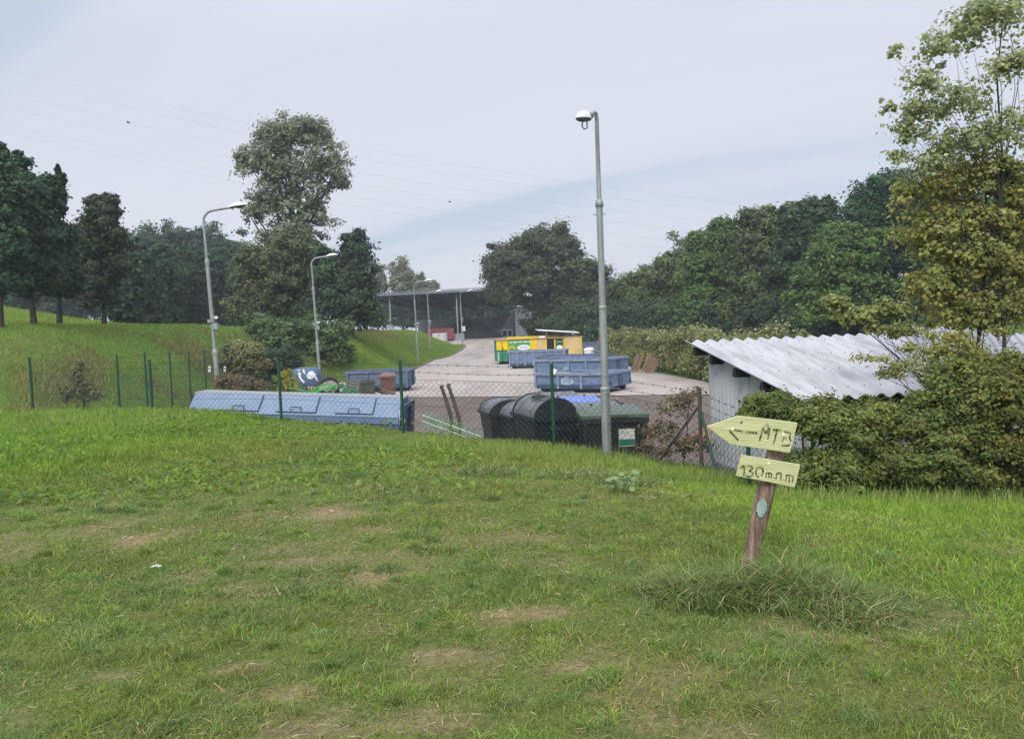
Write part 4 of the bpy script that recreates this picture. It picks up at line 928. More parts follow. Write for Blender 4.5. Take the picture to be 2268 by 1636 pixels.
def strokes(lines, O, wd, drop, parent, seed, mname='signpaint'):
    r2 = random.Random(seed); b = MB()
    for ln in lines:
        P = [on_plane(*C7(x, y), O, nb)+nb*.0015 for x, y in ln]
        for a, c in zip(P, P[1:]):
            Ls = (c-a).length; n = max(1, int(Ls/.015)); d = (c-a).normalized(); s = d.cross(nb).normalized()
            for i in range(n):
                if r2.random() < drop*.7: continue
                w0 = wd*r2.uniform(.75, 1.05); p = a+(c-a)*(i/n)+s*r2.uniform(-.001, .001); q = a+(c-a)*((i+r2.uniform(.8, 1.08))/n)+s*r2.uniform(-.001, .001)
                b.add([p-s*w0-base, p+s*w0-base, q+s*w0*r2.uniform(.8, 1.05)-base, q-s*w0*r2.uniform(.8, 1.05)-base], [(0, 1, 2, 3)])
    return b.build('lettering', mname, parent)
strokes([[(425, 236), (520, 252), (612, 264)], [(392, 240), (430, 285), (460, 316)], [(470, 205), (492, 168)]], O1, .0075, .2, b1, 3)
strokes([[(628, 325), (655, 216)], [(655, 216), (676, 268), (706, 216)], [(706, 216), (690, 334)]], O1, .0068, .14, b1, 4)
strokes([[(732, 234), (800, 240)], [(766, 238), (738, 350)]], O1, .007, .16, b1, 5)
strokes([[(828, 250), (800, 358)], [(828, 250), (872, 262), (862, 300), (818, 302)], [(862, 300), (876, 330), (855, 362), (800, 358)]], O1, .0052, .2, b1, 6)
strokes([[(683+12*math.cos(k*.7), 200+12*math.sin(k*.7)) for k in range(10)]], O1, .003, .1, b1, 8)
strokes([[(480, 540), (505, 518)], [(507, 516), (508, 560), (504, 600)]], O2, .008, .05, b2, 9)
strokes([[(526, 520), (556, 518), (574, 530), (562, 552), (545, 560)], [(545, 560), (572, 568), (576, 590), (552, 606), (518, 594)]], O2, .0066, .0, b2, 10)
strokes([[(612, 534), (598, 566), (602, 594), (622, 608), (644, 600), (656, 570), (652, 544), (634, 528), (612, 534)]], O2, .0068, .03, b2, 11)
strokes([[(676, 612), (684, 570)], [(684, 572), (703, 574), (699, 614)], [(703, 576), (724, 580), (717, 618)]], O2, .0046, .08, b2, 12)
strokes([[(738, 608), (744, 616)], [(757, 624), (768, 570)], [(768, 582), (786, 572), (800, 582), (790, 636)], [(812, 626), (818, 634)]], O2, .006, .05, b2, 13)
strokes([[(832, 642), (842, 586)], [(842, 592), (864, 590), (859, 648)], [(864, 594), (892, 600), (886, 652)]], O2, .0056, .05, b2, 14)
for (x, y, O, par) in ((415, 230, O1, b1), (818, 272, O1, b1), (700, 500, O2, b2)):
    c = on_plane(*C7(x, y), O, nb)-base; e1 = nb.cross(Vector((0, 0, 1))).normalized(); e2 = nb.cross(e1)
    b = MB(); ring = [c+(e1*math.cos(k*.6283)+e2*math.sin(k*.6283))*.011+nb*.002 for k in range(10)]; b.add(ring+[c+nb*.006], [(k, (k+1) % 10, 10) for k in range(10)], True); b.build('nail', 'nail', par)

# ================================================================== canopy hall at the far end
zc = .55
c0, c1_ = at(832, 653, 108), at(1090, 640, 100); c0 = Vector((c0.x-2, c0.y, c0.z)); 
ux = (c1_-c0); UL = ux.length+1; ux.normalize(); ub = Vector((-ux.y, ux.x, 0)).normalized()
hall = thing('open_canopy_hall', 'wide open storage canopy with dark roof at the far end of the yard', 'canopy', (c0.x, c0.y, zc)); h0 = hall.location.copy()
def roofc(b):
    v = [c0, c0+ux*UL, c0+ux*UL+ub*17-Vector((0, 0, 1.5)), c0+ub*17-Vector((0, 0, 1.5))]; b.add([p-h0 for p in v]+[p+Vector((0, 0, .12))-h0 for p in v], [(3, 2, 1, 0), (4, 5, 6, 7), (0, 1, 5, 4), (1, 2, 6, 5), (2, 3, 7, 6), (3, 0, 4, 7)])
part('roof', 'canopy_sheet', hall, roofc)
part('fascia', 'canopy_edge', hall, lambda b: (b.bar(c0-ub*.12-h0, c0+ux*UL-ub*.12-h0, .16, .3),))
part('roof_ridge', 'canopy_edge', hall, lambda b: [b.box(c0+ux*(UL*k/90)+Vector((0, 0, .26))-h0, (.16, .2, .1)) for k in range(91)])
for k in range(5):
    part('rafter', 'canopy_sheet', hall, lambda b: b.bar(c0+ux*(UL*(k+.2)/5)-Vector((0, 0, .35))-h0, c0+ux*(UL*(k+.2)/5)+ub*16.5-Vector((0, 0, 1.85))-h0, .2, .4))
for x in (863, 1003):
    P = at(x, 700, 107 if x < 1000 else 102); f = (P-c0).dot(ux); p0 = c0+ux*f+ub*.8; zg = gz(p0.x, p0.y)
    pp = part('post', 'galv', hall, lambda b: b.bar(Vector((p0.x, p0.y, zg))-h0, Vector((p0.x, p0.y, p0.z-.3))-h0, .15, .15))
    part('footing', 'concrete_wall', pp, lambda b: b.box(Vector((p0.x, p0.y, zg+(.7 if x < 900 else .35)))-h0, (.6 if x < 900 else 1.6, 1.0, 1.8 if x < 900 else 1.1)))
for f in (.05, .35, .65, .95):
    p0 = c0+ux*(UL*f)+ub*16; zg = gz(p0.x, p0.y); part('post', 'galv_dark', hall, lambda b: b.bar(Vector((p0.x, p0.y, zg))-h0, Vector((p0.x, p0.y, p0.z-1.6))-h0, .3, .3))
wl_ = thing('retaining_wall', 'grey concrete wall along the back of the storage canopy', 'wall', (c0.x, c0.y, zc))
def rw(b):
    a = c0+ub*14.5; e_ = c0+ux*(UL+.8)+ub*14.5; zg = .3
    b.bar(Vector((a.x, a.y, 1.75))-h0, Vector((e_.x, e_.y, 1.75))-h0, .4, 3.4)
    s_ = c0+ux*(UL+.8)+ub*10; b.bar(Vector((e_.x, e_.y, 1.7))-h0, Vector((s_.x, s_.y, 1.7))-h0, .4, 3.3)
part('panel', 'concrete_wall', wl_, rw)
def heap(name, label, x, D, rx, ry, H, m, seed):
    q = gp(x, D); b = MB(); n = 28; rws = 9; r2 = random.Random(seed); vs = [(0, 0, H)]
    for j in range(1, rws+1):
        f = j/rws
        for k in range(n):
            a = 2*math.pi*k/n; g = f*(1+.18*math.sin(3*a+seed)+.1*math.sin(7*a)+r2.uniform(-.04, .04)); vs.append((rx*g*math.cos(a), ry*g*math.sin(a), H*(1-f)**1.15*(1+r2.uniform(-.06, .06))-(.15 if j == rws else 0)))
    fs = [(0, 1+k, 1+(k+1) % n) for k in range(n)]+[(1+j*n+k, 1+(j+1)*n+k, 1+(j+1)*n+(k+1) % n, 1+j*n+(k+1) % n) for j in range(rws-1) for k in range(n)]
    b.add(vs, fs, True); o = b.build(name, m); o.location = (q[0], q[1], gz(*q)); return tag(o, label, 'heap')
heap('dark_heap', 'black heap of loose material against the canopy wall, left of the wall corner', 1030, 113, 4.6, 3, 3.0, 'coal', 2)
heap('dark_heap', 'broad black heap under the right side of the canopy beside the far post', 1062, 108, 3.8, 3, 2.2, 'coal', 5)
heap('sand_heap', 'small reddish sand heap at the left corner of the shed wall', 1578, 19.5, .8, .8, .5, 'terracotta', 4)
q = gp(984, 103); t = thing('red_box', 'faded red steel box standing under the canopy above the white bags', 'box', (q[0], q[1], gz(*q)), R(2))
part('body', 'redpaint', t, lambda b: b.box((-.3, 0, .95), (3.4, 1.6, 1.3))); part('rim', 'redpaint', t, lambda b: b.box((-.3, 0, 1.63), (3.5, 1.7, .1))); part('skid', 'rust', t, lambda b: (b.box((-.3, -.6, .15), (3.2, .15, .3)), b.box((-.3, .6, .15), (3.2, .15, .3))))
for x, lab in ((969, 'left white bulk bag in front of the red box'), (984, 'right white bulk bag in front of the red box')):
    q = gp(x, 100.5); b = MB(); b.lathe([(0, 0), (.42, .0), (.5, .15), (.52, .6), (.47, .95), (.5, 1.12), (.35, 1.05), (0, 1.0)], 10); b.v = [(v[0]*1.05+.03*math.sin(v[2]*9+v[1]*5), v[1], v[2]*1.05) for v in b.v]; o = b.build('bulk_bag', 'bag'); o.location = (q[0], q[1], gz(*q)); tag(o, lab, 'bag', 'white bulk bags')
hq = at(1118, 735, 112); t = thing('rendered_house', 'pale house behind the big round tree, right of the canopy', 'house', (hq.x, hq.y, gz(hq.x, hq.y)), R(4))
part('wall', 'render', t, lambda b: b.box((3.6, 3, 1.7), (4.4, 6, 4.4)))
part('annex', 'grey_render', t, lambda b: b.prism([(-1.6, -.4), (1.38, -.4), (1.38, 3.1), (1.0, 3.1), (-.6, 1.2), (-1.6, .9)], 3, (0, .2, 0)))
part('roof', 'canopy_sheet', t, lambda b: b.box((3.6, 3, 3.98), (4.9, 6.5, .16)))
part('downpipe', 'galv_dark', t, lambda b: b.bar((1.42, -.06, -.3), (1.42, -.06, 3.6), .12, .1))
wi = part('window', 'white', t, lambda b: b.box((.35, .2-.02, .55), (1.5, .06, 1.0))); 
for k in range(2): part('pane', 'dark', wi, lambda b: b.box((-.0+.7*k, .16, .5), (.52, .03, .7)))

# pallets leaning at the ivy hedge, white bucket, litter
def leaning(label, x, D, n, wd, ln, rz, tilt):
    q = gp(x, D); t = thing('plank_stack', label, 'planks', (q[0], q[1], gz(*q)+.06), rz, 'old planks leaning at the ivy hedge', (R(-tilt), R(24)))
    for k in range(n): part('plank', 'plank', t, lambda b: b.box(((k-(n-1)/2)*wd*1.12, .02*(k % 2), ln/2*(1+.05*((k*3) % 4-1.5))), (wd, .04, ln)))
    part('batten', 'plank', t, lambda b: (b.box((0, .06, ln*.2), (n*wd*1.1, .06, .09)), b.box((0, .06, ln*.8), (n*wd*1.1, .06, .09))))
leaning('single brown board leaning upright against the ivy hedge', 1403, 44, 2, .2, 1.0, R(-10), 14)
leaning('stack of greyish planks leaning beside the single brown board', 1432, 42.5, 6, .1, .95, R(-10), 20)
P = ground_at(345, 1258); b = MB(); b.add([(-.05, -.03, .035), (0, -.035, .05), (.06, -.02, .03), (.055, .03, .045), (0, .04, .06), (-.055, .025, .04)], [(0, 1, 4, 5), (1, 2, 3, 4)]); o = b.build('paper_scrap', 'paper'); o.location = P; tag(o, 'small crumpled white paper scrap lying in the lawn', 'litter'); o.scale = (.7, .6, .45)

# ================================================================== overhead cables and birds
def cable(label, pts, D0_, D1_):
    n = len(pts); b = MB(); V = []
    for i, (x, y) in enumerate(pts): V.append(at(x, y, D0_+(D1_-D0_)*i/(n-1)))
    o0 = V[0].copy(); fine = []
    for k in range(41):
        s = k/40*(n-1); i = min(int(s), n-2); f = s-i
        p0, p1, p2, p3 = V[max(i-1, 0)], V[i], V[i+1], V[min(i+2, n-1)]
        fine.append(.5*((2*p1)+(p2-p0)*f+(2*p0-5*p1+4*p2-p3)*f*f+(3*p1-p0-3*p2+p3)*f**3)-o0)
    b.tube(fine, .016, 5, False); o = b.build('power_cable', 'cable'); o.location = o0; return tag(o, label, 'cable', 'overhead power cables')
CB = [((-200, 128), (0, 150), (900, 345), (1800, 470), (2400, 520)), ((-200, 152), (0, 172), (900, 368), (1800, 490), (2400, 540)), ((-200, 186), (0, 207), (900, 398), (1800, 515), (2400, 565)), ((-200, 216), (0, 236), (900, 425), (1800, 540), (2400, 590)), ((-200, 256), (0, 274), (900, 455), (1800, 565), (2400, 610)), ((-200, 272), (0, 291), (900, 474), (1800, 582), (2400, 628))]
for i, c in enumerate(CB): cable(['highest of the thin overhead cables crossing the sky', 'second highest thin overhead cable across the sky', 'third thin overhead cable from the top, just under the upper pair', 'third thin overhead cable from the bottom, above the lowest pair', 'second lowest thin overhead cable across the sky', 'lowest thin overhead cable, passing nearest the tree tops'][i], c, 150, 170)
for (x, y, D, lab, sp_) in ((284, 271, 60, 'tiny dark bird high over the left trees', .15), (996, 446, 70, 'tiny dark bird above the canopy, right of the tall poplar', .12)):
    b = MB(); b.tube([(-.12, 0, 0), (-.05, 0, .01), (.06, 0, .0), (.16, 0, -.01)], [.01, .045, .04, .008], 8); b.add([(.05, 0, .02), (-.05, 0, .02), (-.12, sp_, .1), (-.03, sp_*1.1, .09), (-.05, -sp_*.0, .02), (.05, 0, .02), (-.03, -sp_*1.1, .07), (-.12, -sp_, .08)], [(0, 1, 2, 3), (4, 5, 6, 7)])
    o = b.build('bird', 'bird'); o.location = at(x, y, D); o.rotation_euler = (0, 0, .7); tag(o, lab, 'bird', 'birds in the sky')
# ================================================================== foliage
DENS = 1.7; LEAFB = 1.8
def unit(v): return v/np.maximum(np.linalg.norm(v, axis=-1, keepdims=True), 1e-9)
def sphere(n, g): return unit(g.normal(size=(n, 3)))
def leaf_quads(P, N, size, g, aspect=.62, droop=.25):
    n = len(P); t = unit(np.cross(N, sphere(n, g))); t[:, 2] -= droop; t = unit(t-N*(t*N).sum(1, keepdims=True)); b = np.cross(N, t)
    s = size*g.uniform(.45, 1.45, (n, 1)); w = s*aspect*.5
    V = np.empty((n, 4, 3)); V[:, 0] = P-t*s*.5; V[:, 1] = P+b*w-t*s*.08+N*s*.06; V[:, 2] = P+t*s*.5; V[:, 3] = P-b*w-t*s*.08+N*s*.06
    return V
def crown_points(blobs, n, clump, g, lo=.35, flat=.7, per=None):
    """blobs: rows of centre xyz, radii xyz. Leaves in clumps spread through each ellipsoid, denser near its skin."""
    B = np.asarray(blobs, float); wts = (B[:, 3]*B[:, 5]+.0)**1.0; wts /= wts.sum(); P = []; N = []; K = []; k0 = 0
    for r, w_ in zip(B, wts):
        m = max(30, int(n*w_)); vol = r[3]*r[4]*r[5]; cl = min(clump, .55*vol**(1/3))
        k = int(np.clip(7.5*(vol**(2/3))/cl**2, 10, 2500)); k = min(k, max(6, m//9))
        d = sphere(k, g); d[:, 2] = np.where(d[:, 2] < -.55, -d[:, 2]*.6, d[:, 2]); f = g.uniform(lo**2, 1, (k, 1))**.5
        f *= 1+.15*g.normal(size=(k, 1))*(f > .7)
        for fr_, am_ in ((2.6, .13), (5.2, .11), (9, .08)): f *= 1+am_*np.sin(fr_*(d@unit(g.normal(size=3)))[:, None]+g.uniform(0, 6))
        cc = r[:3]+unit(d)*f*r[3:6]
        ci = g.integers(0, k, m); cs = cl*g.uniform(.45, 1.35, (k, 1))
        off = sphere(m, g)*g.uniform(.05, 1, (m, 1))**.5*cs[ci]; off[:, 2] *= flat
        off *= 1+1.1*g.random((m, 1))**6
        p = cc[ci]+off; out = unit((p-r[:3])/r[3:6]); nn = unit(out*.5+unit(off)*.5+sphere(m, g)*.8+np.array([0, 0, .5]))
        P.append(p); N.append(nn); K.append(ci+k0); k0 += k
    return np.concatenate(P), np.concatenate(N), np.concatenate(K), k0
def pigment(n, K, nk, pal, g, var=.16, cvar=.14):
    pal = np.asarray(pal, float); wts = pal[:, 3]/pal[:, 3].sum()
    kc = pal[g.choice(len(pal), nk, p=wts), :3]; lc = pal[g.choice(len(pal), n, p=wts), :3]
    c = .6*kc[K]+.4*lc; c = c*(1+cvar*g.normal(size=(nk, 1)))[K]*(1+var*g.normal(size=(n, 1)))
    return np.clip(c*LEAFB, .004, .9)
def foliage_mesh(name, blobs, n, leaf, clump, pal, g, aspect=.62, droop=.25, lo=.35, flat=.7):
    n = int(n*DENS)
    P, N, K, nk = crown_points(blobs, n, clump, g, lo, flat)
    V = leaf_quads(P, N, leaf, g, aspect, droop); F4 = np.arange(len(P)*4).reshape(-1, 4)
    return mesh_arrays(name, V.reshape(-1, 3), F4, pigment=pigment(len(P), K, nk, pal, g), mat_=M['leaf'])
def limbs(b, base, top, r0, targets, g, wob=.06):
    """tapered trunk with limbs reaching into the crown"""
    n = 7; base = Vector(base); top = Vector(top); Ht = (top-base).length; pts = []; rad = []
    for i in range(n+1):
        f = i/n; pts.append(base.lerp(top, f)+Vector((g.normal()*wob*Ht*.15*f, g.normal()*wob*Ht*.15*f, 0))); rad.append(r0*(1.25 if i == 0 else 1)*(1-.8*f))
    b.tube(pts, rad, 9)
    for t in targets:
        t = Vector(t); f = float(np.clip((t.z-base.z)/max(Ht, .1)-.28+g.uniform(-.1, .1), .15, .92)); i = min(int(f*n), n-1); s = pts[i].lerp(pts[i+1], f*n-i); rr = rad[i]*.5
        m = s.lerp(t, .5)+Vector((g.normal(), g.normal(), g.normal()+.5))*(t-s).length*.08
        b.tube([s, s.lerp(m, .5)+Vector((0, 0, .02)), m, t], [rr, rr*.75, rr*.5, rr*.15], 6, False)
PAL = dict(
    maple=[(.022, .052, .028, 3), (.03, .066, .03, 3), (.045, .085, .04, 1.2), (.018, .042, .028, 2)],
    maplebrown=[(.045, .052, .028, 3), (.035, .05, .028, 2), (.06, .06, .035, 1), (.025, .04, .03, 2)],
    poplar=[(.135, .155, .10, 3), (.10, .12, .075, 3), (.2, .215, .15, 1.2), (.07, .085, .06, 1)],
    scrub=[(.075, .092, .04, 3), (.06, .084, .038, 3), (.105, .1, .048, 1), (.045, .064, .034, 1.2)],
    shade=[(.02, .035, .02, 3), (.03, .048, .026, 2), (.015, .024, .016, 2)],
    greying=[(.2, .215, .095, 3), (.16, .185, .085, 3), (.24, .245, .125, 1.2), (.12, .15, .07, 2)],
    olivehedge=[(.12, .125, .03, 3), (.09, .105, .026, 3), (.16, .14, .035, 1), (.06, .075, .022, 2)],
    dark=[(.03, .055, .03, 3), (.04, .068, .032, 2), (.022, .042, .028, 2)],
    fresh=[(.06, .1, .035, 3), (.075, .12, .04, 2), (.04, .075, .03, 2)],
    wood=[(.055, .083, .03, 3), (.068, .1, .035, 3), (.088, .12, .042, 1.2), (.042, .06, .03, 1.5)],
    wood2=[(.06, .105, .03, 3), (.05, .088, .028, 3), (.085, .135, .04, 1.2)],
    brownish=[(.068, .078, .042, 3), (.054, .066, .038, 3), (.085, .088, .05, 1), (.04, .05, .032, 2)],
    far=[(.13, .135, .085, 3), (.1, .105, .07, 2), (.17, .165, .11, 1)],
    yellowing=[(.185, .185, .05, 3), (.145, .165, .05, 3), (.21, .175, .045, 1.2), (.11, .14, .05, 2), (.25, .24, .11, .8)],
    ashpale=[(.16, .18, .06, 3), (.2, .21, .09, 2), (.12, .14, .045, 2)],
    hedge=[(.1, .122, .03, 3), (.075, .1, .026, 3), (.145, .145, .038, 1.4), (.045, .065, .02, 2)],
    ivy=[(.15, .165, .065, 3), (.11, .135, .05, 3), (.19, .17, .085, 1.2), (.12, .085, .045, .8), (.06, .08, .035, 1.4)],
    dry=[(.2, .16, .08, 2), (.15, .12, .06, 2), (.11, .1, .05, 2)],
    yweed=[(.3, .26, .04, 2), (.17, .18, .04, 2), (.11, .13, .04, 2)],
    rust=[(.14, .1, .06, 2), (.1, .075, .05, 2), (.09, .1, .045, 1.5)],
    conifer=[(.09, .08, .04, 2), (.075, .09, .04, 2), (.13, .11, .06, 1)],
)
def tree(name, label, cat, x, D, blobs, n, leaf, clump, pal, group=None, trunk=.18, bark='bark', aspect=.62, droop=.25, lo=.35, flat=.7, base=None, top=None, nl=9, seed=1, ground=None):
    """blobs in picture units at depth D: (x, y, rx, ry[, depth offset])"""
    g = np.random.default_rng(seed)
    if base is None: p = foot(x, D)
    else: p = base
    W = []
    for q in blobs:
        dd = q[4] if len(q) > 4 else 0
        c = at(q[0], q[1], D+dd)-p; s = (D+dd)/F; W.append((c.x, c.y, c.z, q[2]*s, q[2]*s*.92, q[3]*s))
    t = thing(name, label, cat, p, 0, group)
    me = foliage_mesh('crown', W, n, leaf, clump, PAL[pal], g, aspect, droop, lo, flat); link('crown', me, t)
    tz = max(w[2]+w[5]*.55 for w in W); hi = max(W, key=lambda w: w[2]+w[5]*.4)
    b = MB(); tg = []
    for k in range(nl):
        w_ = W[k % len(W)]; d = g.normal(size=3); d /= np.linalg.norm(d); tg.append((w_[0]+d[0]*w_[3]*.7, w_[1]+d[1]*w_[4]*.7, w_[2]+abs(d[2])*w_[5]*.6))
    limbs(b, (0, 0, -.2), (hi[0], hi[1], tz), trunk, tg, g); b.build('trunk', bark, t)
    return t
# ---- row of dark maples on the left bank
MG = 'row of dark maples on the left bank'
tree('maple_tree', 'tallest dark maple at the left edge, its crown cut by the picture edge', 'tree', 2, 28.5, [(-25, 500, 44, 100), (-12, 590, 56, 84), (12, 440, 30, 60), (6, 352, 13, 34), (-30, 380, 30, 60), (14, 540, 40, 70)], 39000, .15, .27, 'maple', MG, .11, aspect=.8, droop=.5, seed=11)
tree('maple_tree', 'dark maple beside the edge one, with a pointed tuft on its rounded top', 'tree', 79, 31, [(62, 570, 50, 90), (56, 460, 40, 70), (40, 385, 22, 40), (38, 348, 8, 16), (82, 620, 44, 54), (78, 500, 30, 60)], 39000, .15, .27, 'maple', MG, .11, aspect=.8, droop=.5, seed=12)
tree('maple_tree', 'dark maple with two narrow tufted tops, third from the left edge', 'tree', 134, 33, [(128, 560, 38, 80), (106, 440, 22, 54), (132, 448, 15, 40), (132, 402, 11, 18), (128, 378, 4, 14), (138, 625, 34, 50), (112, 520, 26, 60)], 30000, .15, .27, 'maple', MG, .11, aspect=.8, droop=.5, seed=13)
tree('maple_tree', 'brownish dark maple standing apart with a three lobed top', 'tree', 233, 37, [(228, 590, 50, 85), (232, 520, 42, 46), (207, 452, 16, 20), (228, 448, 13, 20), (251, 450, 11, 20), (232, 480, 32, 24), (222, 650, 38, 44)], 33000, .15, .27, 'maplebrown', MG, .11, aspect=.8, droop=.5, seed=14)
def rowmaple(label, x, D, top, wd, bot, seed, pal='maple', n=9000):
    h = bot-top
    tree('maple_tree', label, 'tree', x, D, [(x, top+h*.62, wd, h*.36), (x+2, top+h*.33, wd*.78, h*.26), (x-wd*.2, top+h*.1, wd*.32, h*.13), (x+wd*.35, top+h*.16, wd*.28, h*.13), (x, top+h*.82, wd*.75, h*.2)], n, .26, .55, pal, MG, .12, aspect=.8, droop=.5, seed=seed)
for i, (x, D, top, wd, lab) in enumerate((
    (266, 49, 520, 34, 'slim maple just right of the brownish three lobed maple, first of the receding row'), (283, 48, 560, 34, 'low bushy maple in the receding row, with the lightest trunk'),
    (301, 52, 535, 32, 'third maple of the receding row right of the three lobed one'), (318, 57, 548, 30, 'fourth maple of the receding row, close beside its neighbour'),
    (329, 56, 575, 26, 'short maple in the middle of the receding row'), (358, 62, 545, 30, 'maple with a clear dark trunk midway along the receding row'),
    (380, 66, 552, 28, 'maple just left of a close pair in the receding row'), (399, 70, 548, 28, 'maple of the close pair in the receding row, nearer the lamp post'),
    (418, 71, 560, 26, 'rounded maple three before the leaning lamp post in the receding row'), (432, 69, 545, 28, 'maple just left of the leaning lamp post'),
    (448, 78, 548, 28, 'maple directly behind the leaning lamp post'), (470, 80, 552, 30, 'maple just right of the leaning lamp post'),
    (498, 82, 545, 32, 'maple two places right of the leaning lamp post, partly behind scrub'), (523, 80, 560, 30, 'last maple of the row, beside the brown scrub'))):
    rowmaple(lab, x, D, top, wd, 722 if D < 60 else 728, 30+i, 'dark' if i % 3 == 1 else 'maple')
WG = 'dark wood behind the maple row'
for i, (x, D, top, wd, lab, pal) in enumerate((
    (300, 100, 505, 62, 'leftmost tree of the dark wood behind the row, showing between maples', 'dark'), (352, 104, 492, 52, 'pointed tree of the wood, highest left of the leaning lamp', 'dark'),
    (410, 100, 498, 56, 'round tree of the wood just left of the leaning lamp top', 'dark'), (462, 104, 496, 50, 'tree of the wood directly behind the leaning lamp', 'maple'), (515, 100, 518, 48, 'darkest tree of the wood, left of the tall poplar', 'maple'), (10, 90, 470, 90, 'broad tree of the wood glimpsed behind the tallest edge maple', 'maple'), (105, 92, 500, 80, 'tree of the wood seen between the second and third maples', 'dark'), (178, 95, 520, 60, 'tree of the wood filling the gap left of the three lobed maple', 'dark'))):
    h = 740-top
    tree('wood_tree', lab, 'tree', x, D, [(x, top+h*.5, wd, h*.42), (x-wd*.4, top+h*.2, wd*.42, h*.2), (x+wd*.35, top+h*.22, wd*.42, h*.2), (x, top+h*.8, wd, h*.3)], 12000, .4, 1.0, pal, WG, .25, seed=60+i)
# ---- tall poplar and its understorey
tree('poplar_tree', 'tall silvery poplar with an airy crown, tallest tree left of the yard', 'tree', 648, 60, [(610, 330, 55, 55), (650, 300, 62, 52), (700, 300, 38, 46), (570, 370, 48, 44), (640, 400, 70, 62), (715, 370, 52, 50), (745, 400, 30, 34), (590, 455, 50, 40), (640, 575, 70, 50), (680, 470, 62, 60), (560, 480, 26, 24), (640, 530, 70, 50), (600, 300, 30, 30), (545, 355, 24, 22)],
     20000, .24, .55, 'poplar', None, .42, aspect=.6, droop=.1, lo=.3, seed=80, nl=26)
tree('scrub_tree', 'olive brown scrubby tree under the poplar, right of the maple row', 'tree', 590, 56, [(585, 640, 62, 95), (560, 590, 40, 50), (625, 600, 42, 60), (550, 690, 45, 50)], 20000, .26, .6, 'scrub', None, .16, seed=81)
tree('scrub_tree', 'brownish bushy tree directly below the poplar crown', 'tree', 660, 57, [(660, 620, 62, 85), (640, 560, 50, 40), (690, 580, 40, 50), (650, 700, 60, 50)], 20000, .26, .6, 'scrub', None, .16, seed=82)
tree('leafy_tree', 'dark green tree with a narrow pointed top, right of the second lamp', 'tree', 778, 55, [(770, 640, 60, 80), (785, 570, 34, 44), (785, 535, 22, 22), (735, 600, 36, 50), (800, 690, 36, 55), (740, 690, 50, 55)], 26000, .25, .6, 'dark', None, .2, seed=83)
BGp = 'bushes along the foot of the left bank'
tree('bush', 'light green feathery bush behind the leaning lamp', 'bush', 600, 46, [(585, 745, 48, 42), (570, 715, 22, 24), (620, 760, 45, 40), (640, 735, 26, 30)], 9000, .2, .42, 'fresh', BGp, .06, seed=84, nl=5)
tree('bush', 'dense dark bush left of the blue bell, at the second lamp', 'bush', 720, 47, [(715, 768, 55, 45), (690, 735, 36, 32), (745, 740, 28, 30), (735, 790, 40, 30)], 11000, .18, .42, 'fresh', BGp, .06, seed=85, nl=5)
tree('bush', 'bush with pale dry flower heads just right of the white plates', 'bush', 545, 38, [(540, 795, 42, 38), (525, 775, 28, 22), (568, 815, 30, 30)], 9000, .15, .36, 'ivy', BGp, .05, seed=86, nl=5)
tree('bush', 'dark low bush between the pale flowered bush and the blue bell', 'bush', 605, 40, [(600, 810, 42, 32), (630, 800, 35, 32), (580, 830, 26, 22)], 8000, .15, .36, 'dark', BGp, .05, seed=87, nl=5)
tree('weed', 'yellow flowering weed at the left side of the blue bell', 'weed', 636, 27.5, [(632, 838, 16, 18), (640, 855, 22, 16), (626, 862, 14, 14)], 1300, .09, .2, 'yweed', None, .012, seed=88, nl=5)
tree('weed', 'rusty brown weeds at the foot of the leaning lamp', 'weed', 515, 26.5, [(505, 848, 30, 16), (535, 850, 28, 18), (558, 858, 26, 14)], 2600, .09, .22, 'rust', None, .012, seed=89, nl=6)
tree('small_conifer', 'small sparse brown conifer like shrub by the left fence', 'shrub', 178, 21.5, [(178, 870, 34, 26), (177, 840, 24, 26), (178, 810, 11, 20), (205, 875, 22, 18), (150, 875, 16, 18)], 1000, .085, .15, 'conifer', None, .03, seed=90, nl=9)
tree('weed', 'thin dry weed stalk between the first two posts of the left fence', 'weed', 72+92, 22, [(168, 868, 5, 20), (168, 840, 3, 14)], 120, .07, .1, 'conifer', None, .008, seed=91, nl=2)
# ---- behind the canopy
FG = 'pale poplars beyond the canopy'
for i, (x, top, wd, lab) in enumerate(((838, 590, 22, 'pale feathery poplar at the left end of the canopy roof'), (893, 572, 34, 'widest pale poplar above the middle of the canopy roof'), (935, 612, 26, 'lower pale poplar right of the widest one'), (962, 622, 12, 'thin pale sapling top at the right of the pale poplars'))):
    h = 700-top
    tree('far_poplar', lab, 'tree', x, 150, [(x, top+h*.55, wd, h*.42), (x-wd*.5, top+h*.3, wd*.35, h*.26), (x+wd*.4, top+h*.34, wd*.35, h*.24), (x, top+h*.16, wd*.3, h*.2)], 7000, .42, .9, 'far', FG, .25, seed=95+i)
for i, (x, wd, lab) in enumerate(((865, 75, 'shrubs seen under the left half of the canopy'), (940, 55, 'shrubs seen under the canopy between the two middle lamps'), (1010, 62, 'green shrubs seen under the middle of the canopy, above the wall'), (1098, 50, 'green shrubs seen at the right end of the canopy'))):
    tree('shrub', lab, 'shrub', x, 136, [(x, 692, wd, 26), (x-wd*.4, 684, wd*.55, 20), (x+wd*.4, 680, wd*.5, 16), (x, 712, wd, 24)], 6000, .4, .9, 'shade', 'shrubs behind the canopy', .1, seed=105+i, nl=4)
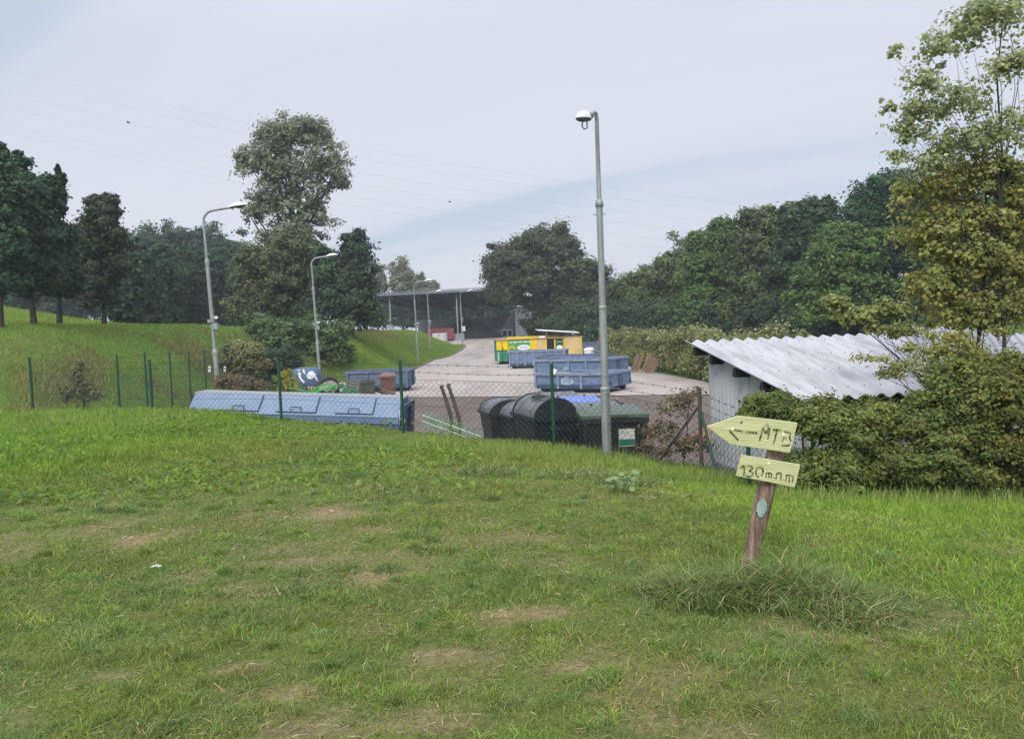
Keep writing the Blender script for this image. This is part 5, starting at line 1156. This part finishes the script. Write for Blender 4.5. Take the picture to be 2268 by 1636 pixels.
# ---- big round tree in the middle and neighbours
tree('broadleaf_tree', 'big brownish green round tree behind the yellow kiosk', 'tree', 1205, 88, [(1200, 560, 75, 52), (1130, 590, 52, 48), (1250, 560, 42, 38), (1105, 600, 36, 34), (1195, 628, 92, 52), (1112, 645, 40, 36), (1270, 650, 55, 50), (1222, 700, 52, 48), (1225, 530, 45, 26), (1175, 535, 40, 28)], 52000, .32, .85, 'brownish', None, .5, seed=110, nl=20, lo=.4)
tree('broadleaf_tree', 'dark tree adjoining the big round tree behind the lamp pole', 'tree', 1318, 84, [(1310, 615, 42, 42), (1335, 650, 40, 45), (1300, 690, 55, 50), (1345, 700, 38, 45), (1285, 600, 28, 24)], 20000, .32, .8, 'brownish', None, .3, seed=111, nl=10)
tree('bush', 'dark bush beside the pale house under the round tree', 'bush', 1200, 92, [(1195, 725, 26, 24), (1210, 735, 40, 22)], 5000, .3, .6, 'dark', None, .1, seed=112, nl=4)
# ---- wood along the right side of the yard
RG = 'trees of the wood along the right side'
for i, (x, D, blobs, n, lab, pal) in enumerate((
    (1405, 76, [(1400, 690, 50, 70), (1420, 640, 40, 42), (1375, 655, 30, 40), (1455, 640, 40, 50), (1440, 610, 26, 26)], 20000, 'lowest wood tree on the slope of the treeline, just right of the lamp pole', 'wood'),
    (1500, 70, [(1490, 650, 60, 85), (1480, 600, 42, 45), (1530, 610, 45, 60), (1500, 575, 20, 22), (1470, 720, 60, 50)], 26000, 'wood tree with small feathery top shoots, second step up the treeline', 'wood'),
    (1590, 62, [(1580, 610, 75, 90), (1560, 545, 42, 45), (1620, 550, 50, 50), (1600, 510, 30, 26), (1560, 690, 80, 60), (1545, 525, 18, 18), (1640, 650, 70, 70)], 36000, 'broad wood tree left of the pointed one, third step up the treeline', 'wood2'),
    (1700, 58, [(1700, 580, 70, 95), (1690, 510, 48, 48), (1670, 490, 30, 28), (1740, 530, 46, 60), (1700, 470, 16, 18), (1700, 690, 90, 60), (1750, 640, 60, 70)], 36000, 'wood tree with a pointed tuft above the shed roof', 'wood'),
    (1800, 52, [(1790, 570, 62, 90), (1780, 500, 45, 45), (1815, 465, 40, 24), (1760, 490, 30, 28), (1800, 690, 80, 60)], 30000, 'shadowy grey green wood tree with ragged top', 'dark'),
    (1870, 44, [(1870, 600, 75, 90), (1860, 540, 52, 44), (1900, 680, 80, 60), (1810, 680, 60, 60)], 30000, 'brighter green wood tree lower down in front of the taller crowns', 'wood2'),
    (1960, 46, [(1950, 500, 70, 85), (1940, 440, 45, 45), (1985, 420, 45, 40), (1900, 480, 32, 32), (1970, 590, 70, 90), (1980, 690, 70, 60)], 30000, 'tallest dark wood tree, touching the yellowing poplar', 'maple'),
    (2080, 44, [(2070, 480, 80, 90), (2100, 600, 90, 100), (2150, 520, 70, 90), (2050, 700, 80, 60)], 20000, 'dark wood tree hidden behind the yellowing poplar', 'maple'),
    (2240, 42, [(2230, 520, 90, 120), (2260, 650, 100, 100)], 14000, 'wood tree at the right edge behind the yellowing poplar', 'dark'),
    (2400, 36, [(2390, 560, 110, 120), (2420, 680, 130, 90), (2360, 700, 90, 70)], 18000, 'wood tree mostly beyond the right picture edge', 'wood'))):
    tree('wood_tree', lab, 'tree', x, D, blobs, n, .27 if D > 50 else .22, .62, pal, RG, .25, seed=120+i, nl=10)
for i, (x, D, lab) in enumerate(((1300, 82, 'undergrowth bush behind the right end of the yellow kiosk'), (1390, 70, 'undergrowth bush at the low end of the wood, above the leaning planks'), (1480, 66, 'undergrowth bush under the feathery topped wood tree'), (1580, 60, 'undergrowth bush in the wood just above the left roof corner'), (1690, 56, 'undergrowth bush under the pointed wood tree'), (1790, 50, 'undergrowth bush under the shadowy grey green wood tree'), (1900, 46, 'undergrowth bush left of the pale leaved sapling'), (2010, 44, 'undergrowth bush right of the pale leaved sapling'), (2120, 42, 'undergrowth bush behind the second white roof'), (2230, 40, 'undergrowth bush at the right edge behind the second white roof'))):
    tree('bush', lab, 'bush', x, D, [(x, 705, 75, 40), (x-35, 735, 60, 40), (x+35, 735, 60, 40), (x, 765, 80, 36)], 6500, .26, .55, 'dark', 'undergrowth of the right hand wood', .08, seed=200+i, nl=4)
# ---- ivy covered hedge along the yard
def hedge_blobs(path, h, r, step, g):
    out = []
    for (a, b_) in zip(path, path[1:]):
        a = np.array(a); b_ = np.array(b_); L = np.linalg.norm(b_-a); n = int(L/step)
        for i in range(n):
            p = a+(b_-a)*(i+.5)/n; z = gz(p[0], p[1])
            hh = h*(.92+.18*g.random()); out.append((p[0]+g.normal()*.08, p[1]+g.normal()*.08, z+hh*.72, r, step*.75, hh*.34)); out.append((p[0]+g.normal()*.1, p[1], z+hh*.3, r*1.1, step*.75, hh*.36))
    return out
def hedge(label, path, h, r, step, n, leaf, clump, pal, seed, name='ivy_hedge'):
    g = np.random.default_rng(seed); p0 = Vector((path[0][0], path[0][1], gz(*path[0])))
    W = [(q[0]-p0.x, q[1]-p0.y, q[2]-p0.z)+q[3:] for q in hedge_blobs(path, h, r, step, g)]
    t = thing(name, label, 'hedge', p0); link('foliage', foliage_mesh('foliage', W, n, leaf, clump, PAL[pal], g, .8, .4, .5), t)
    b = MB()
    for w_ in W[1::2]: b.tube([(w_[0], w_[1], w_[2]-w_[5]-.2), (w_[0]+.05, w_[1], w_[2]), (w_[0], w_[1]+.1, w_[2]+w_[5]*1.6)], [.04, .03, .01], 6, False)
    b.build('stems', 'bark', t); return t
q1 = gp(1330, 60); q2 = gp(1440, 46); q3 = gp(1575, 33); q4 = gp(1640, 27)
hedge('long ivy covered hedge wall along the right side of the yard', [(q1[0]+.3, q1[1]), (q2[0]+.6, q2[1]), (q3[0]+.7, q3[1]), (q4[0]+2.2, q4[1])], 2.15, .6, 1.1, 42000, .12, .3, 'ivy', 140)
# ---- hedge in front of the shed
HG = 'shrubs of the hedge in front of the shed'
def hb(x, y, rx, ry, D): return (x, y, rx, ry, D-10)
tree('hedge_shrub', 'low yellow green hedge shrub behind the signpost arrow, under the roof edge', 'hedge', 1700, 10, [hb(1690, 905, 46, 36, 10.6), hb(1725, 915, 55, 42, 10.5), hb(1770, 930, 60, 42, 10.2), hb(1665, 935, 28, 26, 10.6)], 11000, .05, .13, 'hedge', HG, .03, seed=150, lo=.5, nl=6, base=Vector((at(1740, 900, 10.3).x, at(1740, 900, 10.3).y, gz(at(1740, 900, 10.3).x, 10.3))))
tree('hedge_shrub', 'dense dark green hedge shrub right of the small sign board', 'hedge', 1850, 10, [hb(1830, 935, 75, 50, 10), hb(1880, 960, 85, 60, 9.8), hb(1850, 1040, 95, 60, 9.7), hb(1790, 1050, 48, 42, 9.8), hb(1940, 940, 70, 50, 10), hb(1950, 1040, 80, 60, 9.7), hb(1830, 1080, 70, 34, 9.9), hb(1930, 1085, 70, 34, 9.8), hb(1760, 1050, 40, 50, 10.2)], 36000, .05, .14, 'hedge', HG, .04, seed=151, lo=.5, nl=8)
tree('hedge_shrub', 'hedge shrub with yellowish tips below the roof, in the middle of the hedge', 'hedge', 2060, 10, [hb(2040, 940, 80, 60, 9.9), hb(2090, 900, 80, 70, 9.9), hb(2060, 1030, 95, 60, 9.6), hb(2140, 960, 70, 70, 9.7), hb(2130, 1050, 70, 50, 9.9), hb(2030, 1088, 70, 34, 9.8), hb(2110, 1092, 60, 34, 9.9)], 36000, .05, .14, 'hedge', HG, .04, seed=152, lo=.5, nl=8)
tree('hedge_shrub', 'tall olive shrub rising over the shed roof at the right edge', 'hedge', 2220, 9.8, [hb(2160, 860, 80, 46, 10.2), hb(2220, 835, 80, 56, 10.2), hb(2240, 900, 90, 80, 9.9), hb(2290, 860, 80, 80, 10), hb(2180, 900, 80, 60, 9.9), hb(2210, 985, 90, 40, 9.9), hb(2230, 1045, 70, 50, 10.2), hb(2290, 1040, 60, 50, 10.1)], 34000, .05, .15, 'olivehedge', HG, .05, seed=153, lo=.45, nl=12)
tree('hedge_shrub', 'straggly olive branch shrub reaching left across the white roof', 'hedge', 2050, 10.6, [(2000, 815, 50, 17), (1940, 795, 46, 10), (2075, 790, 50, 30), (2110, 760, 50, 34), (2020, 770, 30, 14), (1970, 832, 36, 9), (2140, 800, 55, 40), (2090, 835, 50, 28)], 2600, .05, .13, 'yellowing', HG, .03, seed=154, lo=.2, nl=14)
tree('sapling', 'pale leaved sapling poking up behind the shed roof edge', 'sapling', 1940, 11.3, [(1900, 700, 34, 22), (1860, 675, 28, 22), (1945, 690, 30, 20), (1975, 690, 28, 26), (2000, 735, 40, 16), (1870, 700, 30, 14), (1935, 730, 30, 10), (1840, 665, 10, 12)], 2600, .065, .13, 'ashpale', None, .02, seed=155, lo=.2, nl=16, base=Vector((7.4, 11.0, -.9)))
tree('hedge_shrub', 'hedge shrub beyond the tall olive one, cut by the right picture edge', 'hedge', 2370, 10, [hb(2350, 940, 80, 70, 10), hb(2370, 860, 70, 60, 10.2), hb(2360, 1030, 80, 60, 9.9), hb(2440, 960, 70, 70, 10.1), hb(2440, 1050, 70, 50, 10.1), hb(2520, 960, 60, 60, 10.2), hb(2520, 1050, 60, 50, 10.2), hb(2460, 880, 60, 50, 10.3)], 22000, .055, .15, 'olivehedge', HG, .05, seed=156, lo=.5, nl=8)
# ---- yellowing poplar on the right
tree('poplar_tree', 'tall yellowing poplar with sparse top leaves at the right edge', 'tree', 2225, 10.9, [(2150, 60, 60, 60), (2080, 110, 60, 45), (2210, 40, 70, 60), (2045, 180, 40, 40), (2110, 230, 80, 50), (2240, 150, 60, 60), (2040, 250, 50, 40), (2010, 300, 40, 40), (2120, 320, 85, 55), (2230, 300, 70, 65), (2060, 370, 65, 34), (1985, 350, 28, 22), (1970, 240, 24, 20), (1975, 120, 20, 20)],
     6300, .052, .15, 'greying', 'yellowing poplar trees', .034, 'bark', .85, .3, .1, seed=160, nl=22)
tree('poplar_tree', 'dense lower yellow olive poplar beneath the sparse tall one', 'tree', 2160, 11.2, [(2080, 420, 70, 36), (2180, 400, 80, 60), (2250, 420, 60, 70), (2110, 490, 110, 60), (2210, 520, 80, 70), (2060, 540, 70, 50), (2150, 590, 110, 70), (2240, 620, 80, 70), (2080, 640, 80, 45), (2150, 680, 100, 34), (2230, 690, 80, 36), (2260, 520, 60, 90), (2010, 430, 34, 30), (2150, 715, 100, 34)],
     20000, .055, .17, 'yellowing', 'yellowing poplar trees', .04, 'bark', .85, .3, .25, seed=161, nl=16)
# ---- weeds near the gravel
tree('weed', 'tall dry reddish weeds beside the right fence corner post', 'weed', 1500, 14.2, [(1490, 900, 50, 30), (1530, 880, 40, 22), (1470, 960, 40, 40), (1530, 990, 40, 50)], 900, .07, .2, 'rust', None, .012, seed=170, lo=.1, nl=22)
tree('weed', 'low brown weeds growing on the gravel right of the green lidded bin', 'weed', 1440, 16, [(1440, 960, 26, 26), (1430, 1000, 30, 22), (1470, 1000, 26, 20)], 700, .06, .16, 'rust', None, .01, seed=171, lo=.1, nl=14)

# ================================================================== grass
def blades(name, X, Y, h, w, lean, colr, g, parent=None, z=None):
    n = len(X); Z = land(X, Y)-.01 if z is None else z; P = np.stack([X, Y, Z], 1); a = g.uniform(0, 2*np.pi, n)
    d = np.stack([np.cos(a), np.sin(a), np.zeros(n)], 1); b2 = g.uniform(0, 2*np.pi, n); s = np.stack([np.cos(b2), np.sin(b2), np.zeros(n)], 1)
    h = h[:, None]; w = w[:, None]; lean = lean[:, None]; up = np.array([0, 0, 1.0])
    tt = (0, .42, .76, 1.0); ww = (.5, .46, .3, .05); V = np.empty((n, 8, 3))
    for q in range(4):
        c_ = P+d*h*lean*(.25*tt[q]+.75*tt[q]**2)+up*h*(tt[q]*(1-.12*lean)-.62*lean**1.5*tt[q]**2*tt[q]**.5)
        V[:, 2*q] = c_-s*w*ww[q]; V[:, 2*q+1] = c_+s*w*ww[q]
    i = (np.arange(n)*8)[:, None]; Fq = np.concatenate([i+np.array([[2*q, 2*q+1, 2*q+3, 2*q+2]]) for q in range(3)], 1).reshape(-1, 4)
    me = mesh_arrays(name, V.reshape(-1, 3), Fq, pigment=np.repeat(np.clip(colr*1.72, .005, .9), 3, 0), mat_=M['blade']); return link(name, me, parent)
GREEN = np.array([.1, .153, .02]); LUSH = np.array([.12, .215, .022]); OLIVE = np.array([.14, .142, .03]); STRAW = np.array([.34, .27, .13]); BLUE = np.array([.085, .135, .042]); DEEP = np.array([.05, .10, .018])
def lawn(n, ymin, ymax, g, side=1.3):
    Y = g.uniform(ymin, ymax, n); X = g.uniform(-1, 1, n)*(.66*Y+side); return X, Y
g = np.random.default_rng(5)
X, Y = lawn(560000, 1.6, 21.5, g)
Ym = g.uniform(1.6, 21.5, 90000); Xm = g.choice([-1, 1], 90000)*(.66*Ym+1.3+3.2*g.random(90000)**1.3); X = np.concatenate([X, Xm]); Y = np.concatenate([Y, Ym])
Yf = fence_y(X); keep = (Y < Yf+1.2-.0*X) & (g.random(len(X)) > bareness(X, Y)*1.0*(Y < 10.5))
keep &= ~((X > 3.4) & (Y > 9.6+(X-3.4)*.02) & (X > 4)) | (g.random(len(X)) < .25)
X, Y = X[keep], Y[keep]; n = len(X)
n1 = fbm(X, Y, 2.2, 61); n2 = fbm(X, Y, .6, 62); n3 = fbm(X, Y, .22, 63)
left = ss(-3.2, -5.5, X+.05*Y)*ss(8.2, 11.5, Y); rightb = ss(1.6, 3.4, X)*ss(6.4, 8.2, Y+(n1-.5)*2); slope = ss(-1.5, .8, X)*ss(10.2, 12.5, Y+(n1-.5)*2); rlush = ss(.9, 2.3, X)*ss(3.0, 4.6, Y)*ss(.42, .58, n1)
mid = ss(9.5, 13, Y)*.45
tall = np.clip(np.maximum.reduce([left, rightb*.8, slope, rlush*.38, mid]), 0, 1)
tuft = ss(.50, .68, n2)
h = (.024+.024*n1+.045*tuft*ss(.4, .6, n3))*(1-tall)+tall*(.09+.11*n2)
h *= 1-.6*ss(-7, -5.5, X)*(1-ss(-1.5, .2, X))*ss(13, 16, Y)
h *= g.uniform(.55, 1.35, n); w = (.0024+.00062*Y)*g.uniform(.7, 1.3, n)*(1+.5*tall)
lean = np.clip(g.normal(.7, .22, n)-.25*tall, .05, 1)
k = np.clip(.5+1.6*(n1-.5), 0, 1)[:, None]; c = GREEN*(1-k)+OLIVE*k*.9+DEEP*.0
bl = (ss(.55, .7, fbm(X, Y, 1.1, 71))*.75*(1-tall))[:, None]; c = c*(1-bl)+BLUE*bl
tl = (np.maximum(left, np.maximum(rightb, rlush))*.65)[:, None]; c = c*(1-tl)+LUSH*tl
sl3 = (slope*.45)[:, None]; c = c*(1-sl3)+np.array([.135, .185, .035])*sl3
dp = (ss(.52, .68, fbm(X, Y, .45, 73))*.5)[:, None]; c = c*(1-dp)+DEEP*dp
straw = (g.random(n) < .04+.07*ss(.48, .7, fbm(X, Y, .8, 75))*(1-tall)+.25*bareness(X, Y)*(Y < 10))
c[straw] = STRAW*g.uniform(.55, 1.1, (straw.sum(), 1)); c = c*g.uniform(.72, 1.3, (n, 1))
lean[straw] = np.clip(lean[straw]+.35, 0, 1); w[straw] *= .6
kind(blades('meadow_grass', X, Y, h, w, lean, c, g), 'stuff')
n = 170000; X, Y = lawn(n, 1.9, 7.5, g); kp = g.random(n) > bareness(X, Y)*1.05; X, Y = X[kp], Y[kp]; n = len(X)
k = fbm(X, Y, .35, 66)[:, None]; c = (GREEN*(1.25-k)+OLIVE*(k-.25))*g.uniform(.65, 1.35, (n, 1)); dr = g.random(n) < .09; c[dr] = np.array([.2, .175, .075])*g.uniform(.6, 1.2, (dr.sum(), 1))
kind(blades('lawn_grass', X, Y, g.uniform(.018, .055, n), (.0016+.00045*Y)*g.uniform(.6, 1.2, n), np.clip(g.normal(.75, .2, n), .1, 1), c, g), 'stuff')
# long arching grass round the signpost
def clump(name, label_kind, cx, cy, rx, ry, n, h0, h1, cols, g, lean0=.8, w0=.006, seed=0):
    r = np.sqrt(g.random(n)); a = g.uniform(0, 2*np.pi, n); X = cx+rx*r*np.cos(a); Y = cy+ry*r*np.sin(a); ds = 1-.6*r
    h = g.uniform(h0, h1, n)*ds; w = w0*g.uniform(.6, 1.2, n); lean = np.clip(g.normal(lean0, .2, n), .1, 1)
    cols = np.asarray(cols); c = cols[g.integers(0, len(cols), n)]*g.uniform(.7, 1.25, (n, 1)); return X, Y, h, w, lean, c
parts_ = []
tall_cols = [(.07, .11, .033), (.09, .13, .034), (.065, .105, .028), (.085, .12, .036), (.15, .145, .055), (.095, .14, .036), (.08, .13, .028), (.25, .21, .11), (.12, .16, .04)]
for (x, y, rx, ry, n, h0, h1) in ((1560, 1330, .3, .22, 1500, .25, .5), (1650, 1325, .34, .25, 1900, .25, .5), (1740, 1320, .36, .25, 2200, .28, .55), (1840, 1350, .34, .2, 1500, .22, .45), (1900, 1380, .26, .16, 700, .18, .36), (1490, 1310, .25, .2, 800, .18, .36),
    (1090, 1050, .5, .4, 900, .2, .4), (870, 1085, .5, .4, 500, .12, .25), (1300, 1060, .6, .4, 1100, .2, .42), (640, 1312, .3, .16, 500, .08, .14), (1400, 1070, .4, .4, 800, .2, .4)):
    P = ground_at(x, y); parts_.append(clump('', '', P.x, P.y, rx, ry, int(n*.6), h0, h1, tall_cols, g, w0=.0045+.0008*P.y))
for (x0, x1, D0_, D1_, n) in ((1050, 1420, 13.2, 15.6, 2600), (0, 460, 15, 19, 2600), (1420, 1620, 11.5, 13.6, 1500), (1700, 2268, 8.2, 9.6, 1800), (900, 1040, 14, 16, 400)):
    D = g.uniform(D0_, D1_, n); px_ = g.uniform(x0, x1, n); X = (px_-1134)/F*D; Y = D
    parts_.append((X, Y, g.uniform(.14, .32, n), (.003+.0005*Y)*g.uniform(.6, 1.1, n), np.clip(g.normal(.35, .18, n), .05, 1), np.asarray([(.15, .2, .04), (.1, .17, .03), (.2, .2, .07), (.09, .16, .03)])[g.integers(0, 4, n)]*g.uniform(.7, 1.25, (n, 1))))
XYZ = [np.concatenate([p[i] for p in parts_]) for i in range(6)]
kind(blades('tall_grass', *XYZ, g), 'stuff')
# separate tussocks in the mown part, blades fanning outwards
nt2 = 2300; CX, CY = lawn(nt2, 2.0, 12.5, g); ok = (bareness(CX, CY) < .3) & (CY < fence_y(CX)-1); CX, CY = CX[ok], CY[ok]; nt2 = len(CX)
per = g.integers(35, 150, nt2); ti = np.repeat(np.arange(nt2), per); n = len(ti); rad = g.uniform(.03, .13, nt2)*(1+.04*CY); rr2 = g.random(n)**.6; aa = g.uniform(0, 2*np.pi, n)
X = CX[ti]+rad[ti]*rr2*np.cos(aa); Y = CY[ti]+rad[ti]*rr2*np.sin(aa); tone = g.uniform(.7, 1.3, (nt2, 1)); base_ = np.asarray([(.095, .15, .028), (.08, .135, .028), (.115, .15, .034), (.085, .13, .038), (.125, .165, .032), (.1, .16, .028)])[g.integers(0, 6, nt2)]*tone
c = base_[ti]*g.uniform(.75, 1.3, (n, 1)); dryt = g.random(n) < .06; c[dryt] = STRAW*.8
kind(blades('grass_tussocks', X, Y, g.uniform(.05, .115, n)*(1-.3*rr2)*g.uniform(.7, 1.3, nt2)[ti], (.0022+.0006*Y)*g.uniform(.6, 1.1, n), np.clip(.45+.5*rr2+g.normal(0, .12, n), .05, 1), c, g), 'stuff')
# dry straw and clippings lying flat
n = 60000; X, Y = lawn(n, 1.8, 11, g); kp = g.random(n) < .12+.9*bareness(X, Y)+.35*ss(.5, .68, fbm(X, Y, .8, 75)); X, Y = X[kp], Y[kp]; n = len(X)
a_ = g.uniform(0, 2*np.pi, n); ln_ = g.uniform(.015, .055, n)*np.where(g.random(n) < .02, 2.4, 1); dv = np.stack([np.cos(a_), np.sin(a_), g.normal(0, .18, n)], 1)*ln_[:, None]; P0 = np.stack([X, Y, land(X, Y)+g.uniform(.006, .03, n)], 1)
wv = np.stack([-np.sin(a_), np.cos(a_), g.normal(0, .5, n)], 1)*((.0008+.00028*Y)*g.uniform(.6, 1.3, n))[:, None]
V = np.stack([P0-dv*.5-wv, P0+dv*.5-wv*.6, P0+dv*.5+wv*.6, P0-dv*.5+wv], 1); c = np.asarray([(.42, .33, .17), (.33, .25, .13), (.5, .42, .25), (.26, .19, .11), (.24, .22, .09)])[g.integers(0, 5, n)]*g.uniform(.7, 1.2, (n, 1))
kind(link('dry_straw', mesh_arrays('dry_straw', V.reshape(-1, 3), np.arange(n*4).reshape(-1, 4), pigment=c, mat_=M['leaf'])), 'stuff')
# broad leaved weeds in the lush left part (stuff: a ground cover)
n = 26000; X = g.uniform(-10, 1, n); Y = g.uniform(8.5, 19, n); kp = (Y < fence_y(X)+.6) & (fbm(X, Y, 1.1, 81)+.35*(g.random(n)-.5) > .55) & (X < -.1*Y+.6); X, Y = X[kp], Y[kp]; n = len(X)
P = np.stack([X, Y, land(X, Y)+g.uniform(.05, .3, n)*ss(.5, .7, fbm(X, Y, 1.6, 81))+.03], 1); N = unit(sphere(n, g)*.8+np.array([0, -.1, .9]))
V = leaf_quads(P, N, .1, g, .36, .3); c = np.asarray([(.17, .27, .03), (.14, .24, .03), (.2, .29, .045), (.12, .2, .03)])[g.integers(0, 4, n)]*g.uniform(.75, 1.25, (n, 1))
kind(link('broadleaf_weeds', mesh_arrays('broadleaf_weeds', V.reshape(-1, 3), np.arange(n*4).reshape(-1, 4), pigment=c, mat_=M['leaf'])), 'stuff')
# rough grass on the left bank and the mound
n = 260000; Y = 19+(100-19)*g.random(n)**1.5; X = edge_x(Y)-.25-g.random(n)**1.3*np.where(Y < 46, 20+.2*Y, 9)
X = np.where(Y < 27, X-0, X); kp = (Y > fence_y(X)+.2) & (np.abs(X) < .68*Y+3); X, Y = X[kp], Y[kp]; n = len(X)
n1 = fbm(X, Y, 3.5, 91); n2 = fbm(X, Y, .9, 92)
c = GREEN*(1-n1[:, None])+LUSH*n1[:, None]; dq = (ss(.5, .7, n2)*.5)[:, None]; c = c*(1-dq)+OLIVE*dq
trk = (np.exp(-((X+12.2-(Y-56)*.02)/1.7)**2)*ss(46, 52, Y)*(1-ss(70, 84, Y)))[:, None]; c = c*(1-.7*trk)+np.array([.15, .115, .045])*.7*trk
dryb = (ss(.45, .65, fbm(X, Y, 2.4, 52))*ss(0, 2, edge_x(Y)-X)*(1-ss(3.5, 6.5, edge_x(Y)-X))*(Y < 46))[:, None]; c = c*(1-.6*dryb)+np.array([.15, .11, .06])*.6*dryb
c = c*g.uniform(.75, 1.25, (n, 1)); h = (.06+.11*n2*(1-ss(50, 56, Y)*.7)+.2*dryb[:, 0])*g.uniform(.6, 1.3, n); w = (.004+.0006*Y)*g.uniform(.7, 1.3, n)
kind(blades('bank_grass', X, Y, h, w, np.clip(g.normal(.5, .2, n), .05, 1), c, g), 'stuff')
# mallow-like broad leaves and a white umbel in front of the bins
P = ground_at(1375, 1092); t = thing('mallow_plant', 'low plant with round pale green leaves in front of the street lamp', 'plant', P)
g2 = np.random.default_rng(9)
for k in range(20):
    a = g2.uniform(0, 6.28); r = .13*math.sqrt(g2.random()); c = Vector((r*math.cos(a)*1.3, r*math.sin(a), .06+.16*g2.random())); nrm = Vector((g2.normal()*.35, -.35+g2.normal()*.3, 1)).normalized(); e1 = nrm.cross(Vector((0, 1, 0))).normalized(); e2 = nrm.cross(e1); rr_ = g2.uniform(.028, .045)
    b = MB(); b.add([c-nrm*.012]+[c+(e1*math.cos(q)+e2*math.sin(q))*rr_*(1+.08*math.cos(5*q)) for q in [k2*.4488 for k2 in range(14)]], [(0, 1+k2, 1+(k2+1) % 14) for k2 in range(14)], True); b.build('leaf', 'mallow', t)
part('stem', 'mallow', t, lambda b: [b.tube([(0, 0, -.02), (.1*math.cos(k), .08*math.sin(k), .1), (.12*math.cos(k), .1*math.sin(k), .12)], .005, 5, False) for k in range(9)])
P = at(1431, 1046, 13.2); gzp = gz(P.x, P.y); t = thing('umbel_flower', 'single white flat topped flower on a thin stem, right of the street lamp', 'flower', (P.x, P.y, gzp)); hz = P.z-gzp
part('stem', 'mallow', t, lambda b: b.tube([(0, 0, -.02), (.02, 0, hz*.5), (0, 0, hz)], .006, 5))
part('umbel', 'petal', t, lambda b: [b.lathe([(.02, .012), (.018, .02), (0, .024)], 7, (.052*math.cos(q*2.4)*math.sqrt(q/22)*1.2, .05*math.sin(q*2.4)*math.sqrt(q/22)*1.2, hz-.01*q/22)) for q in range(22)])

# ---- thin late summer haze
hz_ = MB(); hz_.box((0, 62, 11.5), (220, 250, 35)); hm = bpy.data.materials.new('haze'); hm.use_nodes = True; ht = hm.node_tree; ht.nodes.remove(ht.nodes['Principled BSDF'])
pv = node(ht, 'ShaderNodeVolumePrincipled'); pv.inputs['Color'].default_value = (.88, .92, 1, 1); pv.inputs['Density'].default_value = .0008; pv.inputs['Anisotropy'].default_value = .2
ht.links.new(pv.outputs[0], ht.nodes['Material Output'].inputs['Volume'])
kind(hz_.build('haze', hm), 'stuff')
